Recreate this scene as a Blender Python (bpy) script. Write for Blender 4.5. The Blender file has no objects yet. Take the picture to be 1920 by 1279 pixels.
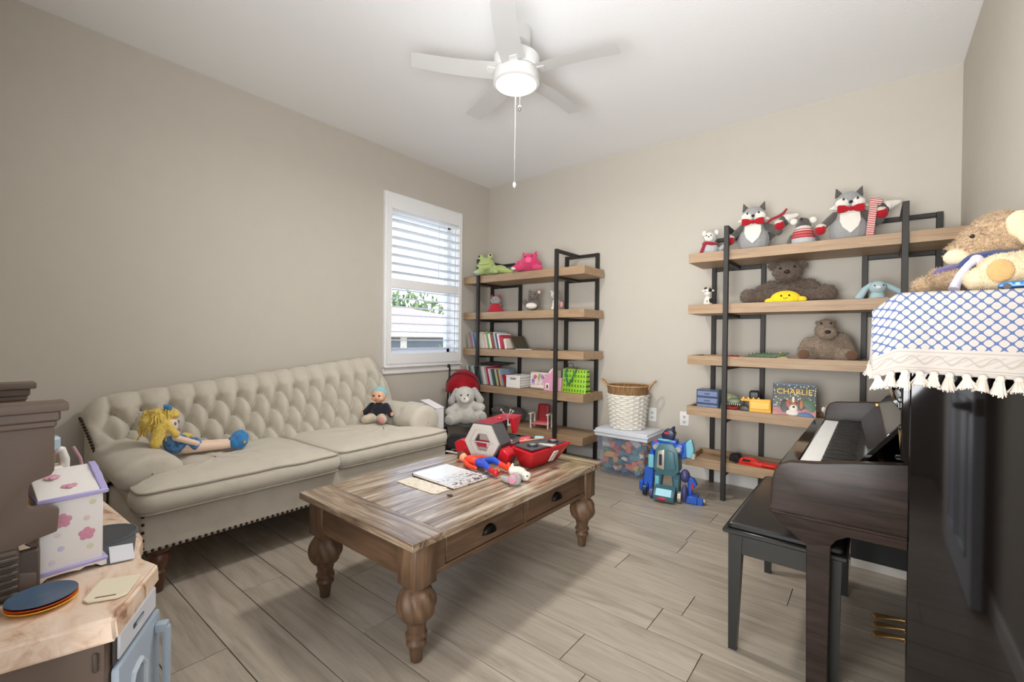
import bpy, bmesh, math, random
from mathutils import Vector, Matrix, Euler, noise
from math import sin, cos, pi, radians as R
random.seed(7)
SC = bpy.context.scene
COL = SC.collection

# ---------------------------------------------------------------- camera
H = 2.74
CAM = Vector((3.33852, -3.71870, 1.09175))
yaw, pitch, roll, fpx = 0.6767745, -0.0063973, 0.0123527, 845.41
f = Vector((-sin(yaw)*cos(pitch), cos(yaw)*cos(pitch), sin(pitch)))
r0 = Vector((cos(yaw), sin(yaw), 0)); u0 = r0.cross(f)
rr = cos(roll)*r0 + sin(roll)*u0; uu = -sin(roll)*r0 + cos(roll)*u0
cam = bpy.data.cameras.new('camera'); camo = bpy.data.objects.new('camera', cam); COL.objects.link(camo)
m = Matrix((rr, uu, -f)).transposed().to_4x4(); m.translation = CAM
camo.matrix_world = m
cam.sensor_width = 36; cam.lens = fpx/1920*36; cam.clip_start = 0.02; cam.clip_end = 200
SC.camera = camo

# ---------------------------------------------------------------- sky, sun, lamps, exposure
w = bpy.data.worlds.new('world'); SC.world = w; w.use_nodes = True
nt = w.node_tree; nt.nodes.clear()
sky = nt.nodes.new('ShaderNodeTexSky'); sky.sky_type = 'NISHITA'; sky.sun_disc = False
sky.sun_elevation = R(48); sky.sun_rotation = R(120)
bg = nt.nodes.new('ShaderNodeBackground'); bg.inputs[1].default_value = 0.62
wo = nt.nodes.new('ShaderNodeOutputWorld')
nt.links.new(sky.outputs[0], bg.inputs[0]); nt.links.new(bg.outputs[0], wo.inputs[0])
def lamp(name, kind, loc, rot, energy, color=(1,1,1), size=1, size_y=None):
    l = bpy.data.lights.new(name, kind); l.energy = energy; l.color = color
    if kind == 'AREA':
        l.size = size
        if size_y: l.shape = 'RECTANGLE'; l.size_y = size_y
    elif kind == 'SUN': l.angle = R(1)
    else: l.shadow_soft_size = size
    o = bpy.data.objects.new(name, l); COL.objects.link(o); o.location = loc; o.rotation_euler = rot
    return o
lamp('sunlight', 'SUN', (-3, -9, 9), Euler((R(40), 0, R(4))), 3.6, (1, .95, .90))
# unseen area lamp added as fill from the hall, doorway widened to suit
lamp('hall_fill', 'AREA', (2.60, -4.75, 1.25), Euler((R(101), 0, R(-6))), 86, (1, .985, .965), 1.2, 1.8)
lamp('fan_bulb', 'AREA', (1.82, -1.82, 2.430), Euler((0, 0, 0)), 24, (1, .955, .90), .2)
# unseen spots added as fill, standing in for a flash bounced off the ceiling
for nm_, p_, q_, e_, c_ in (('bounce_fill', (3.15, -3.72, 1.12), (1.60, -1.15, 2.74), 190, 128), ('hall_spot_fill', (3.0, -4.7, .85), (1.7, -1.0, 2.74), 150, 84)):
    fl_ = lamp(nm_, 'SPOT', p_, (Vector(q_)-Vector(p_)).to_track_quat('-Z', 'Y').to_euler(), e_, (.97, .985, 1), .5)
    fl_.data.spot_size = R(c_); fl_.data.spot_blend = 1
SC.view_settings.view_transform = 'Standard'; SC.view_settings.look = 'None'
SC.view_settings.exposure = 0.06; SC.view_settings.gamma = 1; SC.view_settings.use_curve_mapping = False
SC.cycles.use_denoising = True
SC.cycles.max_bounces = 10; SC.cycles.diffuse_bounces = 6; SC.cycles.transparent_max_bounces = 12
SC.cycles.caustics_reflective = False; SC.cycles.caustics_refractive = False
SC.cycles.sample_clamp_indirect = 6

# ---------------------------------------------------------------- helpers: materials
def srgb(h):
    if isinstance(h, str):
        h = h.lstrip('#'); c = [int(h[i:i+2], 16)/255 for i in (0, 2, 4)]
    else: c = [v/255 for v in h]
    return tuple(v/12.92 if v <= .04045 else ((v+.055)/1.055)**2.4 for v in c) + (1,)
MATS = {}
def base(name):
    mt = bpy.data.materials.new(name); mt.use_nodes = True
    nt = mt.node_tree
    return mt, nt, nt.nodes['Principled BSDF']
def coords(nt, scale=(1,1,1), rnd=False):
    tc = nt.nodes.new('ShaderNodeTexCoord'); mp = nt.nodes.new('ShaderNodeMapping')
    mp.inputs['Scale'].default_value = scale
    src = tc.outputs['Object']
    if rnd:
        oi = nt.nodes.new('ShaderNodeObjectInfo'); mu = nt.nodes.new('ShaderNodeMath'); mu.operation = 'MULTIPLY'; mu.inputs[1].default_value = 37
        nt.links.new(oi.outputs['Random'], mu.inputs[0])
        ad = nt.nodes.new('ShaderNodeVectorMath'); ad.operation = 'ADD'
        nt.links.new(src, ad.inputs[0]); nt.links.new(mu.outputs[0], ad.inputs[1]); src = ad.outputs[0]
    nt.links.new(src, mp.inputs['Vector'])
    return mp.outputs['Vector']
def noise_n(nt, vec, scale, detail=4, rough=.55, dist=0):
    n = nt.nodes.new('ShaderNodeTexNoise'); n.inputs['Scale'].default_value = scale
    n.inputs['Detail'].default_value = detail; n.inputs['Roughness'].default_value = rough; n.inputs['Distortion'].default_value = dist
    nt.links.new(vec, n.inputs['Vector']); return n.outputs['Fac']
def ramp(nt, fac, stops):
    r = nt.nodes.new('ShaderNodeValToRGB'); e = r.color_ramp.elements
    while len(e) < len(stops): e.new(.5)
    for i, (p, c) in enumerate(stops): e[i].position = p; e[i].color = c
    nt.links.new(fac, r.inputs['Fac']); return r.outputs['Color']
def bump(nt, bs, h, strength, dist=.002):
    b = nt.nodes.new('ShaderNodeBump'); b.inputs['Strength'].default_value = strength; b.inputs['Distance'].default_value = dist
    nt.links.new(h, b.inputs['Height']); nt.links.new(b.outputs['Normal'], bs.inputs['Normal'])
def plain(name, c, rough=.5, metal=0, spec=.5, bumpy=0, bscale=200, emit=None, alpha=1, var=0.0):
    if name in MATS: return MATS[name]
    mt, nt, bs = base(name); c = srgb(c)
    bs.inputs['Base Color'].default_value = c; bs.inputs['Roughness'].default_value = rough
    bs.inputs['Metallic'].default_value = metal; bs.inputs['Specular IOR Level'].default_value = spec
    bs.inputs['Alpha'].default_value = alpha
    v = None
    if var:
        v = coords(nt); n = noise_n(nt, v, 9)
        nt.links.new(ramp(nt, n, [(.3, tuple(x*(1-var) for x in c[:3])+(1,)), (.7, tuple(min(1, x*(1+var)) for x in c[:3])+(1,))]), bs.inputs['Base Color'])
    if bumpy:
        v = v or coords(nt); bump(nt, bs, noise_n(nt, v, bscale, 3), bumpy)
    if emit:
        bs.inputs['Emission Color'].default_value = c; bs.inputs['Emission Strength'].default_value = emit
    MATS[name] = mt; return mt
def cloth(name, c, scale=350, amt=.35, var=.1, rough=.9, sheen=.3):
    if name in MATS: return MATS[name]
    mt, nt, bs = base(name); c = srgb(c)
    v = coords(nt); n1 = noise_n(nt, v, scale, 2); n2 = noise_n(nt, v, 14, 3)
    mx = nt.nodes.new('ShaderNodeMath'); mx.operation = 'ADD'
    nt.links.new(n1, mx.inputs[0]); nt.links.new(n2, mx.inputs[1])
    nt.links.new(ramp(nt, mx.outputs[0], [(.7, tuple(x*(1-var) for x in c[:3])+(1,)), (1.3, tuple(min(1, x*(1+var)) for x in c[:3])+(1,))]), bs.inputs['Base Color'])
    bs.inputs['Roughness'].default_value = rough; bs.inputs['Sheen Weight'].default_value = sheen; bs.inputs['Specular IOR Level'].default_value = .2
    bump(nt, bs, n1, amt, .002); MATS[name] = mt; return mt
def fur(name, c, scale=90, amt=.9, var=.28):
    if name in MATS: return MATS[name]
    mt, nt, bs = base(name); c = srgb(c)
    v = coords(nt); n1 = noise_n(nt, v, scale, 6, .7, 1.2); n2 = noise_n(nt, v, scale*4, 3, .6)
    mx = nt.nodes.new('ShaderNodeMath'); mx.operation = 'MULTIPLY_ADD'; mx.inputs[1].default_value = .5
    nt.links.new(n2, mx.inputs[0]); nt.links.new(n1, mx.inputs[2])
    nt.links.new(ramp(nt, mx.outputs[0], [(.55, tuple(x*(1-var) for x in c[:3])+(1,)), (.95, tuple(min(1, x*(1+var*.7)) for x in c[:3])+(1,))]), bs.inputs['Base Color'])
    bs.inputs['Roughness'].default_value = .95; bs.inputs['Sheen Weight'].default_value = .35; bs.inputs['Specular IOR Level'].default_value = .1
    bump(nt, bs, mx.outputs[0], amt, .006); MATS[name] = mt; return mt
def wood(name, dark, light, axis=0, scale=1.0, stretch=12, rough=.5, bumpy=.25, rnd=True, tone=.0, mid=None, coat=0, lo=.32, hi=.68):
    if name in MATS: return MATS[name]
    mt, nt, bs = base(name)
    sc = [stretch*scale]*3; sc[axis] = 1.0*scale
    v = coords(nt, tuple(sc), rnd)
    n1 = noise_n(nt, v, 2.2, 6, .62, .9)
    v2 = coords(nt, tuple(s*5 if i != axis else s*3 for i, s in enumerate(sc)), rnd); n2 = noise_n(nt, v2, 2.5, 3, .6)
    a = nt.nodes.new('ShaderNodeMath'); a.operation = 'MULTIPLY_ADD'; a.inputs[1].default_value = .35
    s = nt.nodes.new('ShaderNodeMath'); s.operation = 'SUBTRACT'; s.inputs[1].default_value = .5
    nt.links.new(n2, s.inputs[0]); nt.links.new(s.outputs[0], a.inputs[0]); nt.links.new(n1, a.inputs[2])
    st = [(lo, srgb(dark)), (hi, srgb(light))]
    if mid: st.insert(1, ((lo+hi)/2, srgb(mid)))
    col = ramp(nt, a.outputs[0], st)
    if tone:
        oi = nt.nodes.new('ShaderNodeObjectInfo'); mr = nt.nodes.new('ShaderNodeMapRange'); mr.inputs[3].default_value = 1-tone; mr.inputs[4].default_value = 1+tone
        nt.links.new(oi.outputs['Random'], mr.inputs[0])
        hs = nt.nodes.new('ShaderNodeHueSaturation'); nt.links.new(mr.outputs[0], hs.inputs['Value']); nt.links.new(col, hs.inputs['Color']); col = hs.outputs['Color']
    nt.links.new(col, bs.inputs['Base Color']); bs.inputs['Roughness'].default_value = rough
    bs.inputs['Coat Weight'].default_value = coat; bs.inputs['Coat Roughness'].default_value = .12
    bump(nt, bs, a.outputs[0], bumpy, .002); MATS[name] = mt; return mt
def stripes(name, c1, c2, axis=2, freq=60, frac=.5, rough=.9):
    if name in MATS: return MATS[name]
    mt, nt, bs = base(name); v = coords(nt)
    sx = nt.nodes.new('ShaderNodeSeparateXYZ'); nt.links.new(v, sx.inputs[0])
    mu = nt.nodes.new('ShaderNodeMath'); mu.operation = 'MULTIPLY'; mu.inputs[1].default_value = freq; nt.links.new(sx.outputs[axis], mu.inputs[0])
    fr = nt.nodes.new('ShaderNodeMath'); fr.operation = 'FRACT'; nt.links.new(mu.outputs[0], fr.inputs[0])
    rp = nt.nodes.new('ShaderNodeValToRGB'); rp.color_ramp.interpolation = 'CONSTANT'
    rp.color_ramp.elements[0].color = srgb(c1); rp.color_ramp.elements[1].position = frac; rp.color_ramp.elements[1].color = srgb(c2)
    nt.links.new(fr.outputs[0], rp.inputs[0]); nt.links.new(rp.outputs[0], bs.inputs['Base Color']); bs.inputs['Roughness'].default_value = rough
    MATS[name] = mt; return mt
def seethru(name, tint, amount, rough=.15):
    """clear plastic or glass: partly transparent, partly glossy/white"""
    if name in MATS: return MATS[name]
    mt, nt, bs = base(name); bs.inputs['Base Color'].default_value = srgb(tint); bs.inputs['Roughness'].default_value = rough
    tr = nt.nodes.new('ShaderNodeBsdfTransparent'); mx = nt.nodes.new('ShaderNodeMixShader'); mx.inputs[0].default_value = amount
    nt.links.new(tr.outputs[0], mx.inputs[1]); nt.links.new(bs.outputs[0], mx.inputs[2])
    nt.links.new(mx.outputs[0], nt.nodes['Material Output'].inputs[0]); MATS[name] = mt; return mt

# ---------------------------------------------------------------- helpers: geometry
class MB:
    def __init__(s): s.bm = bmesh.new(); s.mi = 0
    def _take(s, tmp, mx=None):
        if mx is not None: bmesh.ops.transform(tmp, matrix=mx, verts=tmp.verts)
        for fc in tmp.faces: fc.material_index = s.mi
        me = bpy.data.meshes.new('t'); tmp.to_mesh(me); tmp.free(); s.bm.from_mesh(me); bpy.data.meshes.remove(me); return s
    def box(s, x0, x1, y0, y1, z0, z1, bev=0, mx=None, seg=1):
        t = bmesh.new(); bmesh.ops.create_cube(t, size=1)
        bmesh.ops.transform(t, matrix=Matrix.Translation(((x0+x1)/2, (y0+y1)/2, (z0+z1)/2)) @ Matrix.Diagonal((abs(x1-x0), abs(y1-y0), abs(z1-z0), 1)), verts=t.verts)
        if bev: bmesh.ops.bevel(t, geom=t.edges[:], offset=bev, segments=seg, affect='EDGES', profile=.6)
        return s._take(t, mx)
    def obox(s, c, size, rot=(0,0,0), bev=0, seg=1):
        a = [v/2 for v in size]
        return s.box(-a[0], a[0], -a[1], a[1], -a[2], a[2], bev, Matrix.Translation(c) @ Euler(rot).to_matrix().to_4x4(), seg)
    def cone(s, p0, p1, r0, r1=None, n=16, caps=True):
        r1 = r0 if r1 is None else r1; p0 = Vector(p0); p1 = Vector(p1); d = p1-p0
        t = bmesh.new(); bmesh.ops.create_cone(t, cap_ends=caps, segments=n, radius1=max(r0, 1e-5), radius2=max(r1, 1e-5), depth=d.length)
        q = Vector((0,0,1)).rotation_difference(d.normalized())
        return s._take(t, Matrix.Translation((p0+p1)/2) @ q.to_matrix().to_4x4())
    def ell(s, c, r, rot=(0,0,0), n=16, sub=None):
        if isinstance(r, (int, float)): r = (r, r, r)
        t = bmesh.new()
        if sub is not None: bmesh.ops.create_icosphere(t, subdivisions=sub, radius=1)
        else: bmesh.ops.create_uvsphere(t, u_segments=n, v_segments=max(6, n*2//3), radius=1)
        return s._take(t, Matrix.Translation(c) @ Euler(rot).to_matrix().to_4x4() @ Matrix.Diagonal((*r, 1)))
    def tube(s, pts, r, n=8, closed=False):
        pts = [Vector(p) for p in pts]; rs = r if isinstance(r, (list, tuple)) else [r]*len(pts); k = len(pts); rings = []
        up = None; bm = s.bm
        for i, p in enumerate(pts):
            a = pts[i-1] if (i or closed) else p; b = pts[(i+1) % k] if (i < k-1 or closed) else p
            d = (b-a).normalized()
            if up is None: up = d.orthogonal().normalized()
            up = (up - d*up.dot(d));
            if up.length < 1e-6: up = d.orthogonal()
            up.normalize(); sd = d.cross(up)
            rings.append([bm.verts.new(p + (up*cos(2*pi*j/n) + sd*sin(2*pi*j/n))*rs[i]) for j in range(n)])
        for i in range(k if closed else k-1):
            A, B = rings[i], rings[(i+1) % k]
            for j in range(n):
                fc = bm.faces.new((A[j], A[(j+1) % n], B[(j+1) % n], B[j])); fc.material_index = s.mi
        if not closed:
            for ring, rev in ((rings[0], True), (rings[-1], False)):
                fc = bm.faces.new(ring[::-1] if rev else ring); fc.material_index = s.mi
        return s
    def lathe(s, prof, n=24, c=(0,0,0), fn=None, mx=None):
        """prof: [(radius, z)] bottom to top; fn(theta, z, r) -> r"""
        t = bmesh.new(); rings = []
        for (r, z) in prof:
            rings.append([t.verts.new(((fn(2*pi*j/n, z, r) if fn else r)*cos(2*pi*j/n), (fn(2*pi*j/n, z, r) if fn else r)*sin(2*pi*j/n), z)) for j in range(n)])
        for A, B in zip(rings, rings[1:]):
            for j in range(n): t.faces.new((A[j], A[(j+1) % n], B[(j+1) % n], B[j]))
        t.faces.new(rings[0][::-1]); t.faces.new(rings[-1])
        return s._take(t, Matrix.Translation(c) @ (mx or Matrix()))
    def prism(s, poly, axis, a, b, bev=0, mx=None, seg=1):
        """poly: 2D outline in the two axes other than `axis` (in xyz order)"""
        t = bmesh.new(); ax = 'xyz'.index(axis)
        def P(p, h):
            q = list(p); q.insert(ax, h); return q
        A = [t.verts.new(P(p, a)) for p in poly]; B = [t.verts.new(P(p, b)) for p in poly]; n = len(poly)
        t.faces.new(A); t.faces.new(B[::-1])
        for i in range(n): t.faces.new((A[i], B[i], B[(i+1) % n], A[(i+1) % n]))
        bmesh.ops.recalc_face_normals(t, faces=t.faces)
        if bev: bmesh.ops.bevel(t, geom=t.edges[:], offset=bev, segments=seg, affect='EDGES', profile=.6)
        return s._take(t, mx)
    def grid(s, nu, nv, fn, closed_u=False, flip=False):
        bm = s.bm; V = [[bm.verts.new(fn(i/(nu if closed_u else nu-1), j/(nv-1))) for i in range(nu)] for j in range(nv)]
        for j in range(nv-1):
            for i in range(nu if closed_u else nu-1):
                q = (V[j][i], V[j][(i+1) % nu], V[j+1][(i+1) % nu], V[j+1][i])
                fc = bm.faces.new(q[::-1] if flip else q); fc.material_index = s.mi
        return V
    def mesh(s, name, mats, ang=40, off=None):
        bm = s.bm
        if off is not None: bmesh.ops.translate(bm, vec=-Vector(off), verts=bm.verts)
        me = bpy.data.meshes.new(name); bm.to_mesh(me); bm.free()
        for mt in (mats if isinstance(mats, (list, tuple)) else [mats]): me.materials.append(mt)
        for p in me.polygons: p.use_smooth = True
        if ang < 180: me.set_sharp_from_angle(angle=R(ang))
        return me
    def build(s, name, mats, parent=None, ang=40, label=None, world=False, **kw):
        me = s.mesh(name, mats, ang, ORG.get(parent.name) if (world and parent) else None)
        return link(name, me, parent, label, **kw)
ORG = {}
def link(name, me, parent=None, label=None, cat=None, group=None, kind=None, loc=None):
    o = bpy.data.objects.new(name, me); COL.objects.link(o)
    if parent: o.parent = parent
    if label: o['label'] = label
    if cat: o['category'] = cat
    if group: o['group'] = group
    if kind: o['kind'] = kind
    if loc: o.location = loc
    if parent: ORG[o.name] = ORG.get(parent.name, Vector())
    else: ORG[o.name] = Vector(loc or (0,0,0))
    return o
def thing(name, label, cat, loc=(0,0,0), rotz=0, group=None):
    o = bpy.data.objects.new(name, None); COL.objects.link(o); o.empty_display_size = .05
    o.location = loc; o.rotation_euler = (0, 0, rotz); o['label'] = label; o['category'] = cat
    if group: o['group'] = group
    ORG[o.name] = Vector(loc); return o
def struct(name, mb, mt, parent=None, **kw):
    o = mb.build(name, mt, parent, **kw)
    if not parent: o['kind'] = 'structure'
    return o
def dup(root, label=None, loc=None, rotz=None, group=None):
    c = root.copy(); COL.objects.link(c)
    if label: c['label'] = label
    if group: c['group'] = group
    if loc is not None: c.location = loc
    if rotz is not None: c.rotation_euler = (0, 0, rotz)
    ORG[c.name] = Vector(c.location)
    for ch in list(root.children):
        d = ch.copy(); COL.objects.link(d); d.parent = c
        for g in list(ch.children):
            e = g.copy(); COL.objects.link(e); e.parent = d
    return c
def remesh(name, shapes, mt, voxel=.008, smooth=4, fuzz=0.0, fscale=60):
    """one continuous skin around overlapping ellipsoids ('e',c,r[,rot]) and tapered limbs ('c',p0,p1,r0,r1)"""
    b = MB()
    for sh in shapes:
        if sh[0] == 'e': b.ell(sh[1], sh[2], sh[3] if len(sh) > 3 else (0,0,0), 14)
        else:
            p0, p1 = Vector(sh[1]), Vector(sh[2]); ra, rb = sh[3], sh[4]
            b.ell(p0, ra, n=12); b.ell(p1, rb, n=12); b.cone(p0, p1, ra, rb, 12)
    me = b.mesh(name, mt); o = bpy.data.objects.new('tmp', me); COL.objects.link(o)
    md = o.modifiers.new('r', 'REMESH'); md.mode = 'VOXEL'; md.voxel_size = voxel; md.use_smooth_shade = True
    if smooth: sm = o.modifiers.new('s', 'SMOOTH'); sm.iterations = smooth; sm.factor = .5
    dg = bpy.context.evaluated_depsgraph_get(); ev = o.evaluated_get(dg)
    out = bpy.data.meshes.new_from_object(ev); out.name = name
    bpy.data.objects.remove(o); bpy.data.meshes.remove(me)
    if fuzz:
        for v in out.vertices:
            n = noise.noise(v.co*fscale) + .5*noise.noise(v.co*fscale*2.3)
            v.co += v.normal*fuzz*n
    out.materials.clear(); out.materials.append(mt)
    for p in out.polygons: p.use_smooth = True
    return out

def add_fur(o, n, length, width, mt, label=None, droop=.35, seed=1):
    """real tufts: thin blades standing on the skin of a plush, one mesh"""
    me = o.data; rq = random.Random(seed); polys = list(me.polygons); areas = [p.area for p in polys]
    vs, fs = [], []
    for p in rq.choices(polys, areas, k=n):
        co = [me.vertices[i].co for i in p.vertices]; a, b_ = rq.random(), rq.random()
        q = co[0].lerp(co[1], a).lerp(co[-1].lerp(co[min(2, len(co)-1)], a), b_); nn = p.normal
        cl = noise.noise_vector(q*38)*.9; d = (nn + Vector((rq.uniform(-1,1), rq.uniform(-1,1), rq.uniform(-1,1)))*.45 + cl + Vector((0,0,-droop))).normalized()
        if d.dot(nn) < .15: d = (d + nn*.5).normalized()
        sd = d.cross(Vector((rq.random()-.5, rq.random()-.5, rq.random()-.5))).normalized()*width*.5; L_ = length*rq.uniform(.6, 1.2)
        i = len(vs); vs += [q-sd-nn*.001, q+sd-nn*.001, q+d*L_]; fs.append((i, i+1, i+2))
    m2 = bpy.data.meshes.new('fur'); m2.from_pydata(vs, [], fs); m2.materials.append(mt)
    return link('fur', m2, o.parent, label, kind='stuff')
# ================================================================ THE ROOM
W, YN = 3.7255, -3.80
def wall_mat(name, c):
    return plain(name, c, .85, bumpy=.12, bscale=160, var=.012)
M_wall = wall_mat('wall_paint', (198,192,181)); M_ceil = plain('ceiling_paint', (239,240,241), .9, bumpy=.35, bscale=70)
M_trim = plain('white_trim_paint', (238,237,234), .35)
T = .16
def wall_x(name, x0, x1, hole):
    b = MB(); ya, yb, za, zb = hole
    b.box(x0, x1, YN-T, ya, 0, H); b.box(x0, x1, yb, T, 0, H); b.box(x0, x1, ya, yb, 0, za); b.box(x0, x1, ya, yb, zb, H)
    return struct(name, b, M_wall)
WY0, WY1, WZ0, WZ1 = -1.30, -.50, .93, 2.24
wall_x('wall_left', -T, 0, (WY0, WY1, WZ0, WZ1))
struct('wall_back', MB().box(0, W+T, 0, T, 0, H), M_wall)
struct('wall_right', MB().box(W, W+T, YN-T, 0, 0, H), M_wall)
b = MB(); DX0, DX1, DZ = 2.36, 3.66, 2.12
b.box(0, DX0, YN-T, YN, 0, H); b.box(DX1, W, YN-T, YN, 0, H); b.box(DX0, DX1, YN-T, YN, DZ, H)
struct('wall_near', b, M_wall)
struct('ceiling', MB().box(-T, W+T, YN-T, T, H, H+.1), M_ceil)
# floor: one long board per object
M_plank = wood('floor_plank_wood', (142,132,119), (186,176,162), 0, .9, 9, .36, .14, True, .05, (167,157,143), lo=.25, hi=.75)
M_sub = plain('floor_joint_dark', (84,76,68), .9)
fl = struct('floor', MB().box(-T, W+T, -5.6, T, -.06, -.003), M_sub)
known = {0: 1.887, 1: 1.500, 2: 2.518, 5: 2.758, 6: 2.385, 7: 1.953, 9: 2.552, 10: 2.015}
PW = .1732; L = 1.12
for i in range(-16, 17):
    ya = -2.765 + PW*i; yb = min(ya+PW, 0)
    if ya >= -.001 or ya < -5.5: continue
    x = known.get(i, random.uniform(0, L)) % L - L
    while x < W:
        xa, xb = max(x, 0), min(x+L, W)
        if xb-xa > .03: MB().box(xa+.0014, xb-.0014, ya+.0014, yb-.0014, -.003, 0, .0007).build('plank', M_plank, fl)
        x += L
# baseboards
def board(name, x0, x1, y0, y1):
    b = MB().box(x0, x1, y0, y1, 0, .075, .002); b.box(x0, x1, y0, y1, .075, .088, .003)
    return struct(name, b, M_trim)
board('baseboard_back', .0, W, -.013, 0); board('baseboard_left', 0, .013, YN, -.013); board('baseboard_right', W-.013, W, YN, -.013)
board('baseboard_near', .013, DX0-.06, YN, YN+.013)
# doorway casing and the open door behind the camera
b = MB(); b.box(DX0-.06, DX0, YN, YN+.018, 0, DZ+.06, .003); b.box(DX0, DX1+.03, YN, YN+.018, DZ, DZ+.06, .003)
struct('trim_1', b, M_trim)
b = MB().box(.4, W+.6, -5.62, -5.5, 0, H); b.box(.4, .52, -5.5, YN-T, 0, H); b.box(W+.2, W+.32, -5.5, YN-T, 0, H)
struct('wall_hall', b, plain('hall_paint', (120,118,118), .85))
struct('ceiling_hall_block', MB().box(.4, W+.32, -5.62, YN-T, H, H+.1), M_ceil)  # unseen; ceiling and hall side walls added to block sun and sky
M_door = plain('door_paint', (206,216,234), .4)
d = struct('door_1', MB().box(3.655, 3.69, -3.775, -2.985, .012, 2.08, .002), M_door)
for z0, z1 in ((.18, .86), (1.02, 1.92)):
    for y0, y1 in ((-3.66, -3.42), (-3.34, -3.10)):
        b = MB(); fr = [(y0, z0), (y1, z0), (y1, z1), (y0, z1), ]
        b.box(3.649, 3.656, y0, y1, z0, z0+.022, .003).box(3.649, 3.656, y0, y1, z1-.022, z1, .003).box(3.649, 3.656, y0, y0+.022, z0, z1, .003).box(3.649, 3.656, y1-.022, y1, z0, z1, .003)
        b.box(3.651, 3.656, y0+.05, y1-.05, z0+.05, z1-.05, .003)
        struct('door_panel', b, M_door, d)
M_blk = plain('black_metal', (26,26,27), .35, .6)
b = MB().cone((3.655, -3.05, .83), (3.605, -3.05, .83), .022, .012); b.obox((3.607, -3.11, .83), (.014, .13, .016), bev=.005); b.cone((3.655, -3.05, .83), (3.648, -3.05, .83), .03)
struct('door_handle', b, M_blk, d)
struct('latch_plate', MB().box(3.66, 3.685, -2.985, -2.983, .80, .87), M_blk, d)

# ---------------------------------------------------------------- window with plantation shutter
M_shut = plain('shutter_white', (240,241,242), .35); M_vinyl = plain('window_vinyl', (236,238,240), .4)
wn = struct('window_1', MB().box(.0, .032, -1.372, -1.30, .833, 2.36, .004).box(.0, .032, -.50, -.43, .833, 2.36, .004).box(.0, .032, -1.30, -.50, 2.29, 2.36, .004).box(.0, .032, -1.30, -.50, .833, .90, .004), M_shut)
b = MB(); ys = (-1.352, -1.305, -.490, -.447)
b.box(.012, .046, ys[0], ys[1], .85, 2.34, .003); b.box(.012, .046, ys[2], ys[3], .85, 2.34, .003)
struct('shutter_stile', b, M_shut, wn)
for z0, z1 in ((2.218, 2.34), (1.526, 1.606), (.85, .945)):
    struct('shutter_rail', MB().box(.012, .046, ys[1], ys[2], z0, z1, .003), M_shut, wn)
lou = [2.195-.0762*i for i in range(8)] + [1.5075-.0744*i for i in range(8)]
mel = {}
for k, z in enumerate(lou):
    tilt = R(-14) if k < 8 else R(-2)
    if (k < 8) not in mel:
        b = MB(); b.ell((0, 0, 0), (.0325, .4075, .0055), n=12)
        t = MB(); t.prism([(-.032, 0), (-.018, .0048), (.018, .0048), (.032, 0), (.018, -.0048), (-.018, -.0048)], 'y', -.4075, .4075); b.bm.free()
        mel[k < 8] = t.mesh('louver', M_shut, 25)
    o = link('louver', mel[k < 8], wn, loc=(.029, -.8975, z)); o.rotation_euler = (0, tilt, 0)
struct('tilt_rod', MB().box(.075, .083, -.80, -.792, 1.66, 2.18, .002), M_shut, wn)
struct('window_sill', MB().box(0, .05, -1.372, -.43, .818, .833, .003).box(0, .022, -1.372, -.43, .762, .815, .004), M_trim, wn)
# sash and glass in the reveal
b = MB(); x0, x1 = -.12, -.07
b.box(x0, x1, WY0, WY0+.045, WZ0, WZ1, .003).box(x0, x1, WY1-.045, WY1, WZ0, WZ1, .003).box(x0, x1, WY0, WY1, WZ1-.05, WZ1, .003).box(x0, x1, WY0, WY1, WZ0, WZ0+.05, .003).box(x0+.01, x1+.01, WY0, WY1, 1.535, 1.585, .003)
struct('sash', b, M_vinyl, wn)
M_glass = seethru('window_glass', (225,235,240), .05, .02)
for z0, z1 in ((WZ0+.05, 1.535), (1.585, WZ1-.05)): struct('pane', MB().box(-.10, -.095, WY0+.045, WY1-.045, z0, z1), M_glass, wn)
b = MB(); b.box(-T, .0, WY0-.001, WY0+.008, WZ0, WZ1).box(-T, 0, WY1-.008, WY1+.001, WZ0, WZ1).box(-T, 0, WY0, WY1, WZ1-.008, WZ1).box(-T, 0, WY0, WY1, WZ0, WZ0+.008)
struct('reveal', b, M_trim, wn)

# ---------------------------------------------------------------- outside: neighbour's house, hedge, tree, ground
M_bounce_ground = plain('pale_bounce_ground', (206,198,184), .95, bumpy=.5, bscale=20, var=.08)  # unseen ground made pale to bounce daylight up through the window
struct('ground_outside', MB().box(-60, -.4, -40, 60, -1.7, -1.6), M_bounce_ground)
hs = thing('neighbour_house', 'tan roofed single-storey house seen through the window slats', 'house', (-9.2, 4.5, -1.6))
M_st = plain('stucco', (224,218,205), .9, bumpy=.3); M_roof = plain('roof_shingle', (186,160,140), .9, bumpy=.5, bscale=30, var=.12)
MB().box(-13.5, -9.2, -4.5, 14, -1.6, 1.25).build('house_wall', M_st, hs, world=True)
b = MB()
rb = [(-8.75, -5.2, 1.21), (-8.75, 14.5, 1.21), (-15, 14.5, 1.21), (-15, -5.2, 1.21), (-11.7, 2.6, 2.30), (-11.7, 8, 2.30)]
vs = [b.bm.verts.new(p) for p in rb]
for q in ((0, 1, 5, 4), (1, 2, 5), (2, 3, 4, 5), (3, 0, 4), (3, 2, 1, 0)): b.bm.faces.new([vs[i] for i in q])
b.build('roof', M_roof, hs, world=True)
MB().box(-8.85, -8.72, -5.2, 14.5, 1.10, 1.23).build('fascia', plain('white_fascia', (240,240,236), .6), hs, world=True)
M_scr = plain('screen_dark', (86,92,98), .5)
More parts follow.
